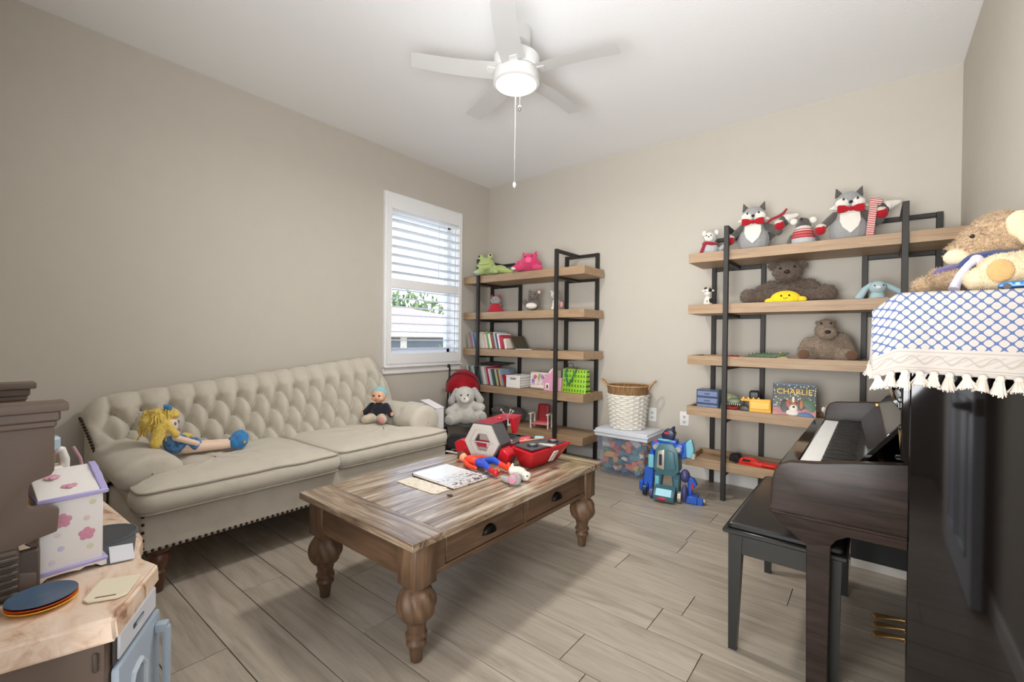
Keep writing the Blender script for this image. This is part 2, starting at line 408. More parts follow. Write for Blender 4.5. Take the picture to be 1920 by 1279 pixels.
for y in range(-4, 13, 2):
    s_ = MB().box(-9.25, -9.17, y+.12, y+1.82, -.7, 1.06).build('screen_window', M_scr, hs, world=True)
    MB().box(-9.18, -9.12, y+.08, y+1.86, -.78, -.7).build('sill', M_st, s_, world=True)
def leafy(name, label, c, r, n, colr, cat, trunk=None):
    t = thing(name, label, cat, c); b = MB()
    for k in range(n):
        d = Vector((random.gauss(0,1), random.gauss(0,1), random.gauss(0,1))).normalized()*random.random()**.4
        p = Vector((d.x*r[0], d.y*r[1], d.z*r[2]+r[2]+(trunk or 0))); s = random.uniform(.08, .2)*max(r)*.55
        e = Euler((random.random()*6, random.random()*6, random.random()*6)).to_matrix()
        vs = [b.bm.verts.new(p + e @ Vector(q)) for q in ((-s,0,0), (0,-s*.5,0), (s,0,.1*s), (0,s*.5,0))]; b.bm.faces.new(vs)
    o = b.build('foliage', plain('leaf_'+name, colr, .8, var=.3), t); o['kind'] = 'stuff'
    if trunk: MB().cone((0,0,0), (0,0,trunk+r[2]), .16, .07, 8).build('trunk', plain('bark', (96,80,66), .9), t)
    return t
leafy('tree', 'leafy green tree rising behind the neighbour\'s roof', (-17, 12.6, -1.6), (1.6, 2.6, 1.9), 1100, (98,120,66), 'tree', 1.5)
leafy('shrub', 'light green shrub under the neighbour\'s left window', (-8.2, 5.1, -1.6), (.5, .7, 1.12), 300, (150,164,96), 'shrub', .25)
leafy('shrub', 'light green shrub under the neighbour\'s right window', (-8.2, 6.9, -1.6), (.5, .75, 1.1), 300, (156,168,104), 'shrub', .25)

# ---------------------------------------------------------------- wall outlets
M_plate = plain('outlet_plastic', (240,240,238), .35)
def outlet(x, z, label):
    t = thing('wall_outlet', label, 'outlet', (x, -.001, z))
    MB().box(-.036, .036, -.006, 0, -.057, .057, .003).build('cover_plate', M_plate, t)
    MB().box(-.017, .017, -.009, -.005, -.034, .034, .002).build('receptacle', M_plate, t)
    b = MB()
    for zz in (-.02, .02): b.box(-.009, -.005, -.0097, -.0085, zz-.006, zz+.006).box(.005, .009, -.0097, -.0085, zz-.006, zz+.006).cone((0, -.0097, zz-.011), (0, -.0085, zz-.011), .0042, n=8)
    b.build('slot', plain('slot_dark', (40,40,40), .6), t)['kind'] = 'stuff'
outlet(2.151, .457, 'white wall outlet between the plastic bin and the right shelf')
outlet(1.886, .461, 'white wall outlet half hidden behind the white wicker basket')

# ---------------------------------------------------------------- ceiling fan
M_fan = plain('fan_white', (216,215,213), .45)
fn = thing('ceiling_fan', 'white five-blade ceiling fan with a lit lamp', 'ceiling fan', (1.82, -1.82, H))
MB().lathe([(.05, -.085), (.072, -.075), (.078, -.03), (.078, 0)], 32).build('canopy', M_fan, fn)
MB().cone((0,0,-.16), (0,0,-.07), .0125).build('down_rod', M_fan, fn)
MB().lathe([(.118, -.218), (.124, -.212), (.124, -.152), (.112, -.138), (.05, -.13)], 40).build('motor_housing', M_fan, fn)
MB().lathe([(.112, -.29), (.124, -.285), (.127, -.235), (.120, -.224), (.108, -.222)], 40).build('light_collar', M_fan, fn)
mg = plain('lamp_glass', (255,246,232), .3, emit=6.0)
MB().lathe([(.02, -.305), (.07, -.302), (.1, -.296), (.112, -.288), (.112, -.28)], 40).build('lamp_glass', mg, fn)
bl = MB()
def blade(u, v):
    r = .10 + .45*u; wd = .062 - .010*u; s = (v-.5)*2
    if u > .97: wd *= .93
    pit = R(11 - 2*u)
    return Vector((r, s*wd*cos(pit) - .012*sin(u*pi), s*wd*sin(pit)*1.0 - .004*u))
V = bl.grid(24, 8, blade)
geo = bmesh.ops.solidify(bl.bm, geom=bl.bm.faces[:], thickness=.006)
bmm = bl.mesh('blade', plain('blade_white', (228,228,227), .4), 40)
arm = MB().box(.07, .16, -.02, .02, -.003, .004, .002).mesh('blade_iron', M_fan)
for a in (-129, -58, 15, 86, 159):
    o = link('blade', bmm, fn, loc=(0, 0, -.226)); o.rotation_euler = (0, 0, R(a))
    q = link('blade_iron', arm, o); q.rotation_euler = (R(11), 0, 0)
M_ch = plain('chain_metal', (210,208,202), .3, .7)
for (x, y, zt, zb, lab) in ((-.02, .02, -.30, -.80, 'long pull chain'), (.085, -.075, -.26, -.455, 'short pull chain')):
    b = MB(); z = zt
    if True:
        b.tube([(x, y, zt), (x, y, zb)], .0006, 6)
        for k in range(int((zt-zb)/.008)): b.ell((x, y, zt-k*.008), .0011, n=6)
    c_ = b.build('pull_chain', M_ch, fn, label=lab)
    MB().lathe([(.002, -.03), (.008, -.024), (.0095, -.012), (.005, -.002), (.002, 0)], 14, (x, y, zb)).build('chain_knob', M_fan if x < 0 else plain('knob_grey', (150,150,150), .3, .6), c_)
# ================================================================ SOFA
M_linen = cloth('linen', (192,185,171), 420, .35, .07)
M_nail = plain('nailhead_bronze', (58,44,34), .35, .8); M_wal = wood('walnut_leg', (62,34,20), (110,66,40), 2, 1, 8, .35, .1, False, coat=.3)
M_pipe = cloth('linen_piping', (160,152,137), 420, .3, .06)
so = thing('tufted_sofa', 'long grey-beige button-tufted sofa with rolled arms and nailhead trim', 'sofa', (.55, -2.4, 0))
SO = Vector((.55, -2.4, 0))
def shear(v):
    v = Vector(v)
    if v.z > .46:
        if v.y < -2.9 and v.x < .5: v.y -= .16*(v.z-.50)*(-2.9-v.y)/.37*(1 if v.z > .5 else 0)
        v.z += .27*(v.z-.46)*(v.y+2.4)
    return v
SY0, SY1 = -3.27, -1.50      # outer ends of the back
DY, RV, NV = .1165, .135, 4
VB = .60                      # length of the tufted face along its height
def back_pt(y, s):
    """base curve of the back: s = 0 at the seat, 1 at the crest, 1..1.45 rolls over behind"""
    if s <= 1:
        x = .455 - .285*s; z = .36 + .425*s + .03*sin(pi*s)*0
        n = Vector((.83, 0, .555)); return Vector((x, y, z)), n
    a = (s-1)/.45*pi*.95
    c = Vector((.17-.05*.83, y, .785-.05*.555)); ang = math.atan2(.555, .83) + a
    n = Vector((cos(ang), 0, sin(ang))); return c + n*.05, n
def row_y0(k): return SY0 + .105 + (DY/2 if k % 2 else 0)
ROWS = [.86, .62, .38, .14]
def tuft(y, s):
    dv = .24
    a = (y-row_y0(0))/DY; bq = (ROWS[0]-s)/dv
    A = a + bq/2; B = a - bq/2
    env = min(1, max(0, (y-SY0-.03)/.09)) * min(1, max(0, (SY1-.03-y)/.09))
    if s > ROWS[0]:      # above the top row: plain vertical pleats
        t = abs(sin(pi*a)); p = t**.42; k = max(0, 1-(s-ROWS[0])/.34)
        pit = math.exp(-((a-round(a))**2/.012 + (s-ROWS[0])**2/.0012)); return .030*(1-env) + env*(.036*(1-k) + .066*p*k - .030*pit)
    p = (abs(sin(pi*A))*abs(sin(pi*B)))**.5
    da = abs(A-round(A)); db = abs(B-round(B)); pit = math.exp(-((da*da+db*db)/.022))
    return .030*(1-env) + env*(.076*p - .030*pit)
b = MB()
def bk(u, v):
    y = SY0 + (SY1-SY0)*u; s = v*1.45
    p, n = back_pt(y, s); e = min(u, 1-u)*(SY1-SY0)
    rnd = 0 if e > .05 else (.05 - math.sqrt(max(0, .05**2-(.05-e)**2)))
    d = tuft(y, s)*(1 if s < 1.1 else max(0, 1-(s-1.1)/.3)) - rnd
    if s > .7 and e < .12: p.z -= .10*((.12-e)/.12)**2*min(1, (s-.7)/.3)
    return shear(p + n*d)
b.grid(300, 96, bk)
b.build('backrest', M_linen, so, 180, world=True)
b = MB()     # outside back and end faces
for yy, sg in ((SY0+.012, 1), (SY1-.012, -1)):
    poly = []
    for k in range(12):
        p, n = back_pt(0, k/11*.98); p = p + n*.008; poly.append((p.x, p.z if k < 9 else p.z-.055*(k-8)/3))
    poly += [(.07, .745), (.045, .70), (.06, .2), (.45, .2)]
    pl = [(x, shear((x, yy, z)).z) for x, z in poly]
    b.prism(pl, 'y', yy-.012, yy+.012)
b.prism([(.05, .2), (.30, .2), (.20, .62), (.14, .73), (.07, .73), (.045, .68)], 'y', SY0+.03, SY1-.03)
b.build('back_frame', M_linen, so, world=True)
bm_ = MB().ell((0,0,0), (.0055, .0105, .0105), n=10).mesh('button', M_pipe)
for k, s in enumerate(ROWS):
    y = row_y0(k)
    while y < SY1-.07:
        p, n = back_pt(y, s); q = shear(p + n*(-.024)); o = link('button', bm_, so, loc=q-SO); o.rotation_euler = (0, -R(34), 0); y += DY
# seat base
b = MB().box(.08, 1.035, -3.235, -1.565, .188, .350, .02, seg=3); b.build('seat_base', M_linen, so, world=True)
b = MB()
def nails(p0, p1, step=.0235):
    p0, p1 = Vector(p0), Vector(p1); n = int((p1-p0).length/step)
    for k in range(n+1): b.ell(p0.lerp(p1, k/max(1, n)), .0068, n=7)
nails((1.036, -3.22, .200), (1.036, -1.58, .200)); nails((1.0, -3.236, .200), (.12, -3.236, .200)); nails((1.032, -3.228, .215), (1.032, -3.228, .345), .027)
nails((1.032, -1.572, .215), (1.032, -1.572, .345), .027); nails((.882, -3.222, .37), (.882, -3.212, .43), .027)
for k in range(3, 23):
    p, n = back_pt(0, k/23*.97); q = p + n*.006; b.ell(shear((q.x, SY0-.001, q.z-(.05*max(0, (k-19)/4)))), .0075, n=7)
o = b.build('nailhead_trim', M_nail, so, world=True); o['kind'] = 'stuff'
# cushions
def cushion(name, outline, z0, z1, puff, sag=0):
    b = MB(); n = len(outline); cx = sum(p[0] for p in outline)/n; cy = sum(p[1] for p in outline)/n
    # resample + round the corners
    pts = []
    for i in range(n):
        p, q, r_ = Vector(outline[i-1]), Vector(outline[i]), Vector(outline[(i+1) % n]); rad = min(.05, (p-q).length*.4, (r_-q).length*.4)
        a = q + (p-q).normalized()*rad; c = q + (r_-q).normalized()*rad
        for t in (0, .33, .67, 1): pts.append(((a*(1-t)+q*t)*(1-t) + (q*(1-t)+c*t)*t))
    dense = []
    for i, p in enumerate(pts):
        q = pts[(i+1) % len(pts)]; k = max(1, int((q-p).length/.045))
        for j in range(k): dense.append(p.lerp(q, j/k))
    C0 = Vector((cx, cy)); m = len(dense)
    def wob(p): return .006*noise.noise(Vector((p.x*7, p.y*7, z1)))
    def ring(off, z, lift=0):
        out = []
        for i, p in enumerate(dense):
            t = (dense[(i+1) % m]-dense[i-1]).normalized(); nn = Vector((t.y, -t.x))
            q = p - nn*off; out.append(Vector((q.x, q.y, z + wob(p)*lift)))
        return out
    def inner(f, z): return [Vector((C0.x+(p.x-C0.x)*f, C0.y+(p.y-C0.y)*f, z + wob(p)*2*(1-f))) for p in dense]
    zm = (z0+z1)/2
    rings = [inner(.02, z0-.002), inner(.5, z0-.002), ring(-.012, z0), ring(.002, z0+.010), ring(.014, z0+.03), ring(.018, zm), ring(.014, z1-.03, .5), ring(.002, z1-.008, 1), ring(-.010, z1, 1),
             inner(.90, z1+puff*.35), inner(.78, z1+puff*.65), inner(.6, z1+puff*.9), inner(.4, z1+puff), inner(.2, z1+puff), inner(.02, z1+puff)]
    V = [[b.bm.verts.new(p) for p in rg] for rg in rings]
    for A, B in zip(V, V[1:]):
        for i in range(m): b.bm.faces.new((A[i], A[(i+1) % m], B[(i+1) % m], B[i]))
    bmesh.ops.recalc_face_normals(b.bm, faces=b.bm.faces)
    o = b.build(name, M_linen, so, 180, world=True)
    b = MB()
    b.tube(ring(.004, z1-.006, 1), .0052, 6, True); b.tube(ring(.004, z0+.008), .0052, 6, True)
    b.build('piping', M_pipe, o, 180, world=True)
    return o
cushion('seat_cushion', [(.40, -3.04), (.40, -2.405), (1.075, -2.385), (1.072, -3.245), (.90, -3.245), (.88, -3.04)], .352, .452, .03)
cushion('seat_cushion', [(.40, -2.385), (.40, -1.74), (.88, -1.74), (.90, -1.565), (1.05, -1.565), (1.05, -2.372)], .352, .452, .026)
# rolled arms
def arm(yc, sg):
    b = MB(); N = 28
    def A(u, v):
        th = 2*pi*u; x = .27 + .64*min(1, v*1.04)
        rr_ = .102 + .006*v; f_ = 1
        if v > .86: q = (v-.86)/.14; f_ = math.sqrt(max(.0008, 1-q*q)); x = .27+.64*.86*1.04*.99 + .05*math.sin(q*pi/2)
        rp = rr_*(1 + (.035*sin(th*9)*max(0, (v-.72)/.28)))*f_
        y = yc + rp*cos(th)*1.16; z = .482 + rp*sin(th)*.92
        d = 0
        if sg < 0 and .12 < v < .8 and cos(th) < .2:      # tufts on the inner face of the right arm
            for (tx, tt) in ((.42, 2.5), (.55, 2.5), (.68, 2.5), (.48, 3.2), (.62, 3.2)):
                e = ((x-tx)/.03)**2 + ((th-tt)/.25)**2; d += .022*math.exp(-e)
        y += d*(-cos(th)); z -= d*sin(th)
        return shear((x, y, z))
    b.grid(N, 40, A, closed_u=True)
    yo = yc + (-.055 if sg > 0 else .055)
    b.box(.12, .885, min(yo, yo+sg*.13), max(yo, yo+sg*.13), .2, .455, .015, seg=2)
    b.build('arm', M_linen, so, 60, world=True)
arm(-3.165, 1); arm(-1.605, -1)
# turned legs
for (x, y) in ((.985, -3.165), (.985, -1.63), (.14, -3.16), (.14, -1.64)):
    MB().lathe([(.016, 0), (.019, .004), (.021, .03), (.026, .07), (.031, .085), (.026, .095), (.033, .112), (.040, .135), (.040, .15), (.030, .165), (.044, .175), (.046, .19)], 24, (x, y, 0)).build('leg', M_wal, so, world=True)

# ================================================================ COFFEE TABLE
M_twy = wood('weathered_wood_long', (70,52,40), (198,188,172), 1, 1.1, 13, .24, .6, True, .06, (146,124,100), coat=.25, lo=.28, hi=.70)
M_twx = wood('weathered_wood_cross', (68,50,38), (182,168,148), 0, 1.1, 13, .26, .6, True, .06, (134,112,90), coat=.25, lo=.28, hi=.72)
M_tby = wood('apron_wood_long', (66,47,34), (122,94,70), 1, 1.0, 9, .5, .35, True, .08, lo=.25, hi=.8)
M_tbx = wood('apron_wood_cross', (66,47,34), (122,94,70), 0, 1.0, 9, .5, .35, True, .08, lo=.25, hi=.8)
M_tbz = wood('turned_wood', (70,50,36), (140,112,86), 2, 1.3, 7, .5, .45, True, .06, (104,79,58), lo=.25, hi=.8)
ct = thing('coffee_table', 'long distressed brown wooden coffee table with turned bulb legs', 'coffee table', (1.84, -2.17, 0))
TX0, TX1, TY0, TY1, TZ = 1.486, 2.222, -2.812, -1.545, .440
def tb(name, x0, x1, y0, y1, mt, z0=TZ-.026, z1=TZ):
    b = MB().box(x0+.0007, x1-.0007, y0+.0007, y1-.0007, z0, z1, .0016)
    return b.build(name, mt, ct, world=True)
tb('top_board', TX0, TX1, TY0, TY0+.135, M_twx); tb('top_board', TX0, TX1, TY1-.135, TY1, M_twx)
tb('top_board', TX0, TX0+.115, TY0+.135, TY1-.135, M_twy); tb('top_board', TX1-.115, TX1, TY0+.135, TY1-.135, M_twy)
n = 5; wx = (TX1-TX0-.23)/n
for k in range(n): tb('top_board', TX0+.115+wx*k, TX0+.115+wx*(k+1), TY0+.135, TY1-.135, M_twy, z1=TZ-.0012)
AX0, AX1, AY0, AY1 = 1.487+.022, 2.196, -2.780, -1.578; AZ0, AZ1 = .288, TZ-.026
b = MB().box(AX0+.02, AX1-.02, AY0+.008, AY0+.03, AZ0, AZ1, .002); b.build('apron', M_tbx, ct, world=True)
b = MB().box(AX0+.02, AX1-.02, AY1-.03, AY1-.008, AZ0, AZ1, .002); b.build('apron', M_tbx, ct, world=True)
b = MB().box(AX0+.008, AX0+.03, AY0+.02, AY1-.02, AZ0, AZ1, .002); b.build('apron', M_tby, ct, world=True)
b = MB().box(AX1-.04, AX1-.02, AY0+.02, AY1-.02, AZ0, AZ1, .002)
for y0, y1 in ((AY0+.09, -2.640), (-2.185, -2.165), (-1.715, AY1-.09)): b.box(AX1-.025, AX1-.010, y0, y1, AZ0, AZ1)
b.box(AX1-.025, AX1-.006, AY0+.09, AY1-.09, AZ0-.004, AZ0+.014, .002).box(AX1-.025, AX1-.010, AY0+.09, AY1-.09, AZ1-.008, AZ1)
b.build('drawer_rail', M_tby, ct, world=True)
M_pull = plain('dark_bronze', (38,34,31), .4, .7)
for y0, y1 in ((-2.636, -2.189), (-2.161, -1.719)):
    dr = MB().box(AX1-.03, AX1-.010, y0, y1, AZ0+.017, AZ1-.010, .003).build('drawer', M_tby, ct, world=True)
    b = MB(); yc = (y0+y1)/2; zc = .352
    def cup(u, v):
        a = pi*u; e = v*pi/2
        return Vector((AX1-.010 + .024*sin(e)*(.35+.65*sin(a)), yc + .036*cos(a)*cos(e*.35), zc-.012 + .034*sin(a)*cos(e*.9)))
    b.grid(17, 8, cup); bmesh.ops.solidify(b.bm, geom=b.bm.faces[:], thickness=.002)
    b.box(AX1-.011, AX1-.008, yc-.04, yc+.04, zc-.014, zc-.010); b.build('cup_pull', M_pull, dr, 60, world=True)
def twist(th, z, r): return r*(1 + (.055*sin(8*th + (z-.2)*58) if .14 < z < .25 else 0))
prof = [(.015, 0), (.019, .003), (.022, .03), (.025, .048), (.028, .054), (.034, .062), (.034, .070), (.026, .078), (.026, .083), (.037, .089), (.037, .096), (.030, .101), (.031, .118), (.034, .130), (.034, .136)]
prof += [(.064*math.sqrt(max(0, 1-((z-.197)/.069)**2))+.001, z) for z in [.145+.0052*k for k in range(21)]]
prof += [(.038, .252), (.036, .256), (.046, .262), (.048, .266)]
for (x, y) in ((AX0+.048, AY0+.048), (AX1-.048, AY0+.048), (AX0+.048, AY1-.048), (AX1-.048, AY1-.048)):
    b = MB().lathe(prof, 56, (x, y, 0), twist); b.box(x-.048, x+.048, y-.048, y+.048, .264, AZ1, .004); b.build('leg', M_tbz, ct, 50, world=True)

# ================================================================ BOOKCASES
M_oak = wood('oak_shelf', (150,122,94), (186,158,126), 0, 1.2, 10, .5, .15, True, .04, lo=.25, hi=.78)
M_steel = plain('dark_steel', (52,50,48), .5, .4, bumpy=.05)
TOPS = [1.712, 1.347, .984, .622, .258]
def bookcase(x0, label, fx, bx, tray):
    t = thing('bookcase', label, 'bookcase', (x0, -.21, 0))
    P = .015; yf, yb = -.408, -.030
    for k in range(2):
        x = fx[k]; xa, xb = bx[2*k], bx[2*k+1]
        MB().box(x-P, x+P, yf-P, yf+P, 0, 1.875, .002).build('front_post', M_steel, t)
        for xx in (xa, xb): MB().box(xx-P, xx+P, yb-P, yb+P, 0, 1.875, .002).build('rear_post', M_steel, t)
        for zi, z in enumerate([1.86]+[q-.078 for q in TOPS]):
            b = MB().box(xa+P, xb-P, yb-P, yb+P, z-P*.9, z+P*.9, .002); b.box(x-P, x+P, yf+P, yb-P, z-P*.9, z+P*.9, .002); b.build('cross_bar', M_steel, t)
    for z in TOPS:
        th = .065
        if tray:
            b = MB().box(0, 1.42, -.392, -.048, z-th, z-.034); b.box(0, 1.42, -.392, -.372, z-.034, z, .001).box(0, 1.42, -.068, -.048, z-.034, z, .001).box(0, .02, -.372, -.068, z-.034, z).box(1.40, 1.42, -.372, -.068, z-.034, z)
        else: b = MB().box(0, 1.42, -.392, -.048, z-th-.005, z, .0015)
        b.build('shelf', M_oak, t)
    for o in t.children:
        for v in o.data.vertices: v.co.y += .21
    return t
bookcase(2.29, 'right-hand oak and black steel bookcase with tray shelves full of plush animals', (.255, 1.175), (.081, .418, .995, 1.342), True)
bookcase(.018, 'left-hand oak and black steel bookcase beside the window holding books', (.218, 1.15), (.075, .46, 1.02, 1.345), False)

# ================================================================ PIANO
M_eb = plain('ebony_gloss', (18,15,14), .05, spec=.7); M_ebw = wood('ebony_worn', (26,19,16), (54,42,37), 0, 1.2, 8, .36, .05, False)
M_ebw.node_tree.nodes['Principled BSDF'].inputs['Specular IOR Level'].default_value = .22
M_gold = plain('brass', (168,134,84), .38, .75); M_wk = plain('key_ivory', (238,238,234), .3); M_bk = plain('key_black', (18,18,18), .35)
PY0, PY1, PYK = -2.055, -.855, -.905
pn = thing('upright_piano', 'black upright piano against the right wall with open keyboard', 'piano', (3.4, -1.48, 0))
cheek = [(3.418,.752),(3.30,.735),(3.20,.717),(3.135,.710),(3.112,.700),(3.094,.678),(3.085,.645),(3.083,.60),(3.085,.560),(3.079,.556),(3.078,.544),(3.086,.540),(3.098,.527),(3.112,.512),(3.135,.495),(3.155,.478),(3.182,.462),(3.244,.474),(3.258,.496),(3.285,.513),(3.418,.514)]
for y0, y1 in ((PY0, PY0+.045), (PY1-.045, PY1)):
    sp = MB().box(3.418, 3.705, y0, y1, .03, 1.205, .003).build('side_panel', M_eb, pn, world=True)
    MB().box(3.414, 3.705, y0-.004 if y0 == PY0 else y0, y1 if y0 == PY0 else y1+.004, 0, .06, .003).build('toe_block', M_eb, sp, world=True)
    ck = MB().prism(cheek if y0 == PY0 else [(3.418,.805),(3.30,.796),(3.19,.786),(3.165,.776),(3.150,.756),(3.145,.725),(3.143,.66),(3.10,.645)] + cheek[7:], 'y', y0, y1, .004, seg=2).build('key_cheek', M_ebw, pn, world=True)
    yy = y0-.006 if y0 == PY0 else y1-.002
    MB().box(3.085, 3.418, yy, yy+.008, .541, .551, .003).build('moulding', M_ebw, ck, world=True)
    b = MB(); t0 = y0+.002
    b.prism([(3.182, .475), (3.244, .480), (3.240, 0.0), (3.187, 0.0)], 'y', t0, t0+.045, .002); b.build('leg', M_ebw, pn, world=True)
MB().box(3.10, 3.43, PY0+.045, PY1-.045, .535, .655, .003).build('key_bed', M_eb, pn, world=True)
MB().box(3.098, 3.150, PY0+.045, PY1-.045, .645, .694, .006).build('key_slip', M_eb, pn, world=True)
MB().box(3.455, 3.47, PY0+.045, PY1-.045, .70, 1.2, .002).build('upper_panel', M_eb, pn, world=True)
MB().box(3.50, 3.515, PY0+.045, PY1-.045, .05, .545, .002).build('lower_panel', M_eb, pn, world=True)
MB().box(3.50, 3.705, PY0+.045, PY1-.045, 0, .05).build('bottom_board', M_eb, pn, world=True)
MB().box(3.69, 3.707, PY0+.045, PY1-.045, .05, 1.2).build('back_board', M_eb, pn, world=True)
MB().box(3.395, 3.712, PY0-.012, PY1+.012, 1.205, 1.225, .006, seg=2).build('lid', M_eb, pn, world=True)
b = MB().box(3.408, 3.420, PY0+.001, PY0+.01, .53, 1.2, .003).box(3.40, 3.418, PY0+.0, PY0+.045, .76, 1.2, .004); b.build('pilaster', M_eb, pn, world=True)
kw = (PYK-PY0-.11)/52; ky0 = PY0+.055
wkm = MB().box(3.152, 3.33, .0006, kw-.0006, .680, .699, .0012).mesh('white_key', M_wk)
bkm = MB().prism([(3.208, .698), (3.208, .706), (3.212, .7105), (3.33, .712), (3.33, .698)], 'y', -.0062, .0062, .001).mesh('black_key', M_bk)
for k in range(52):
    link('white_key', wkm, pn, loc=(-3.4, ky0+k*kw+1.48, 0))
    if (k + 5) % 7 not in (2, 6) and k < 51: link('black_key', bkm, pn, loc=(-3.4, ky0+(k+1)*kw+1.48, 0))
# fallboard, folded open: sloping board, turned-up lip, brass hinges
fb = MB().prism([(3.296, .716), (3.306, .708), (3.425, .862), (3.413, .872)], 'y', PY0+.07, PY1-.06, .002).build('fallboard', M_eb, pn, world=True)
MB().prism([(3.413, .872), (3.425, .862), (3.448, .885), (3.400, .935), (3.392, .926), (3.424, .890)], 'y', PY0+.07, PY0+.09, .002).build('fallboard_end', M_eb, fb, world=True)
MB().prism([(3.424, .862), (3.434, .870), (3.392, .926), (3.382, .918)], 'y', PY0+.09, PY1-.06, .002).build('fallboard_lip', M_eb, fb, world=True)
MB().box(3.345, 3.385, PY1-.075, PY1-.062, .775, .80, .004).build('hinge', M_gold, fb, world=True)
MB().box(3.39, 3.418, PY0+.05, PY0+.07, .752, .768, .003).build('hinge_block', M_eb, pn, world=True)
MB().cone((3.405, PY0+.06, .76), (3.398, PY0+.06, .84), .003, .0015, 8).build('lid_prop', M_gold, pn, world=True)
for k in range(3):
    y = -1.50 - .068*k
    b = MB(); pts = [(3.50, .068), (3.43, .060), (3.37, .050), (3.345, .044)]
    def ped(u, v):
        a = 2*pi*u; q = v*3; i = min(2, int(q)); fr_ = q-i; x = pts[i][0]*(1-fr_)+pts[i+1][0]*fr_; z = pts[i][1]*(1-fr_)+pts[i+1][1]*fr_
        wd = .008 + .014*max(0, min(1, (v-.35)/.4)); wd *= math.sqrt(max(.02, 1-max(0, (v-.8)/.2)**2)); return Vector((x, y+wd*cos(a), z+.0065*sin(a)))
    V = b.grid(12, 16, ped, closed_u=True); b.bm.faces.new(V[-1]); b.build('pedal', M_gold, pn, 60, world=True)

# the dark low box with a pale plinth beyond the piano's far end
t = thing('storage_case', 'flat black case with a pale base standing under the piano\'s far end', 'case', (3.38, -.937, 0))
MB().box(3.262, 3.495, -.967, -.909, .042, .50, .004).build('body', plain('case_black', (30,31,34), .5), t, world=True)
MB().box(3.264, 3.493, -.966, -.910, 0, .042, .002).build('plinth', plain('case_pale', (214,212,208), .5), t, world=True)

# ================================================================ BENCH
M_bb = plain('bench_black', (30,30,29), .3); M_vin = plain('black_vinyl', (34,34,36), .28, bumpy=.15, bscale=90)
bn = thing('piano_bench', 'black piano bench with a padded vinyl top', 'bench', (3.10, -1.62, 0))
BX0, BX1, BY0, BY1 = 2.928, 3.285, -2.005, -1.262
MB().box(BX0, BX1, BY0, BY1, .415, .432, .004).build('seat_board', M_bb, bn, world=True)
b = MB().box(BX0+.012, BX1-.012, BY0+.012, BY1-.012, .43, .452, .016, seg=3); b.build('seat_pad', M_vin, bn, world=True)
for a in ((BX0+.02, BX1-.02, BY0+.02, BY0+.036), (BX0+.02, BX1-.02, BY1-.036, BY1-.02), (BX0+.02, BX0+.036, BY0+.03, BY1-.03), (BX1-.036, BX1-.02, BY0+.03, BY1-.03)):
    MB().box(a[0], a[1], a[2], a[3], .345, .415, .002).build('apron', M_bb, bn, world=True)
for x, sx in ((BX0+.016, 1), (BX1-.016, -1)):
    for y, sy in ((BY0+.016, 1), (BY1-.016, -1)):
        b = MB(); q = [(x, y), (x+sx*.045, y), (x+sx*.045, y+sy*.045), (x, y+sy*.045)]; s_ = [(x+sx*.004, y+sy*.004), (x+sx*.030, y+sy*.004), (x+sx*.030, y+sy*.030), (x+sx*.004, y+sy*.030)]
        A = [b.bm.verts.new((*p, .415)) for p in q]; B = [b.bm.verts.new((*p, 0)) for p in s_]
        b.bm.faces.new(A); b.bm.faces.new(B[::-1])
        for i in range(4): b.bm.faces.new((A[i], B[i], B[(i+1) % 4], A[(i+1) % 4]))
        bmesh.ops.recalc_face_normals(b.bm, faces=b.bm.faces); b.build('leg', M_bb, bn, world=True)
# ================================================================ PLUSH ANIMALS AND DOLLS
M_eye = plain('button_black', (16,15,15), .15); M_nosek = plain('stitch_black', (26,22,22), .6)
M_red = cloth('red_felt', (164,22,36), 300, .3, .12); M_wht = fur('white_plush', (236,231,222), 120, .5, .08)
M_gry = cloth('grey_felt', (150,150,150), 300, .4, .12); M_dgry = fur('dark_grey_fur', (96,92,88), 110, .7, .3); M_lgry = cloth('light_grey_knit', (176,178,180), 240, .4, .1)
M_cuff = fur('cream_cuff', (226,214,200), 120, .6, .1)
def skin(t, name, shapes, mt, voxel=.006, fuzz=0, label=None, smooth=4, fscale=60):
    return link(name, remesh(name, shapes, mt, voxel, smooth, fuzz, fscale), t, label)
def eyes(t, pts, r, mt=None):
    for p in pts: MB().ell(p, r, n=10).build('eye', mt or M_eye, t)
def bowtie(t, c, s, mt):
    b = MB()
    for sg in (-1, 1):
        q = [(0, .10), (.5, .34), (1, .36), (1.02, -.34), (.5, -.32), (0, -.10)]
        b.prism([(c[0]+sg*x*s, c[2]+z*s) for x, z in q], 'y', c[1]-.012, c[1]+.008, .005)
    b.ell(c, (s*.2, .016, s*.22), n=10); return b.build('bow_tie', mt, t)
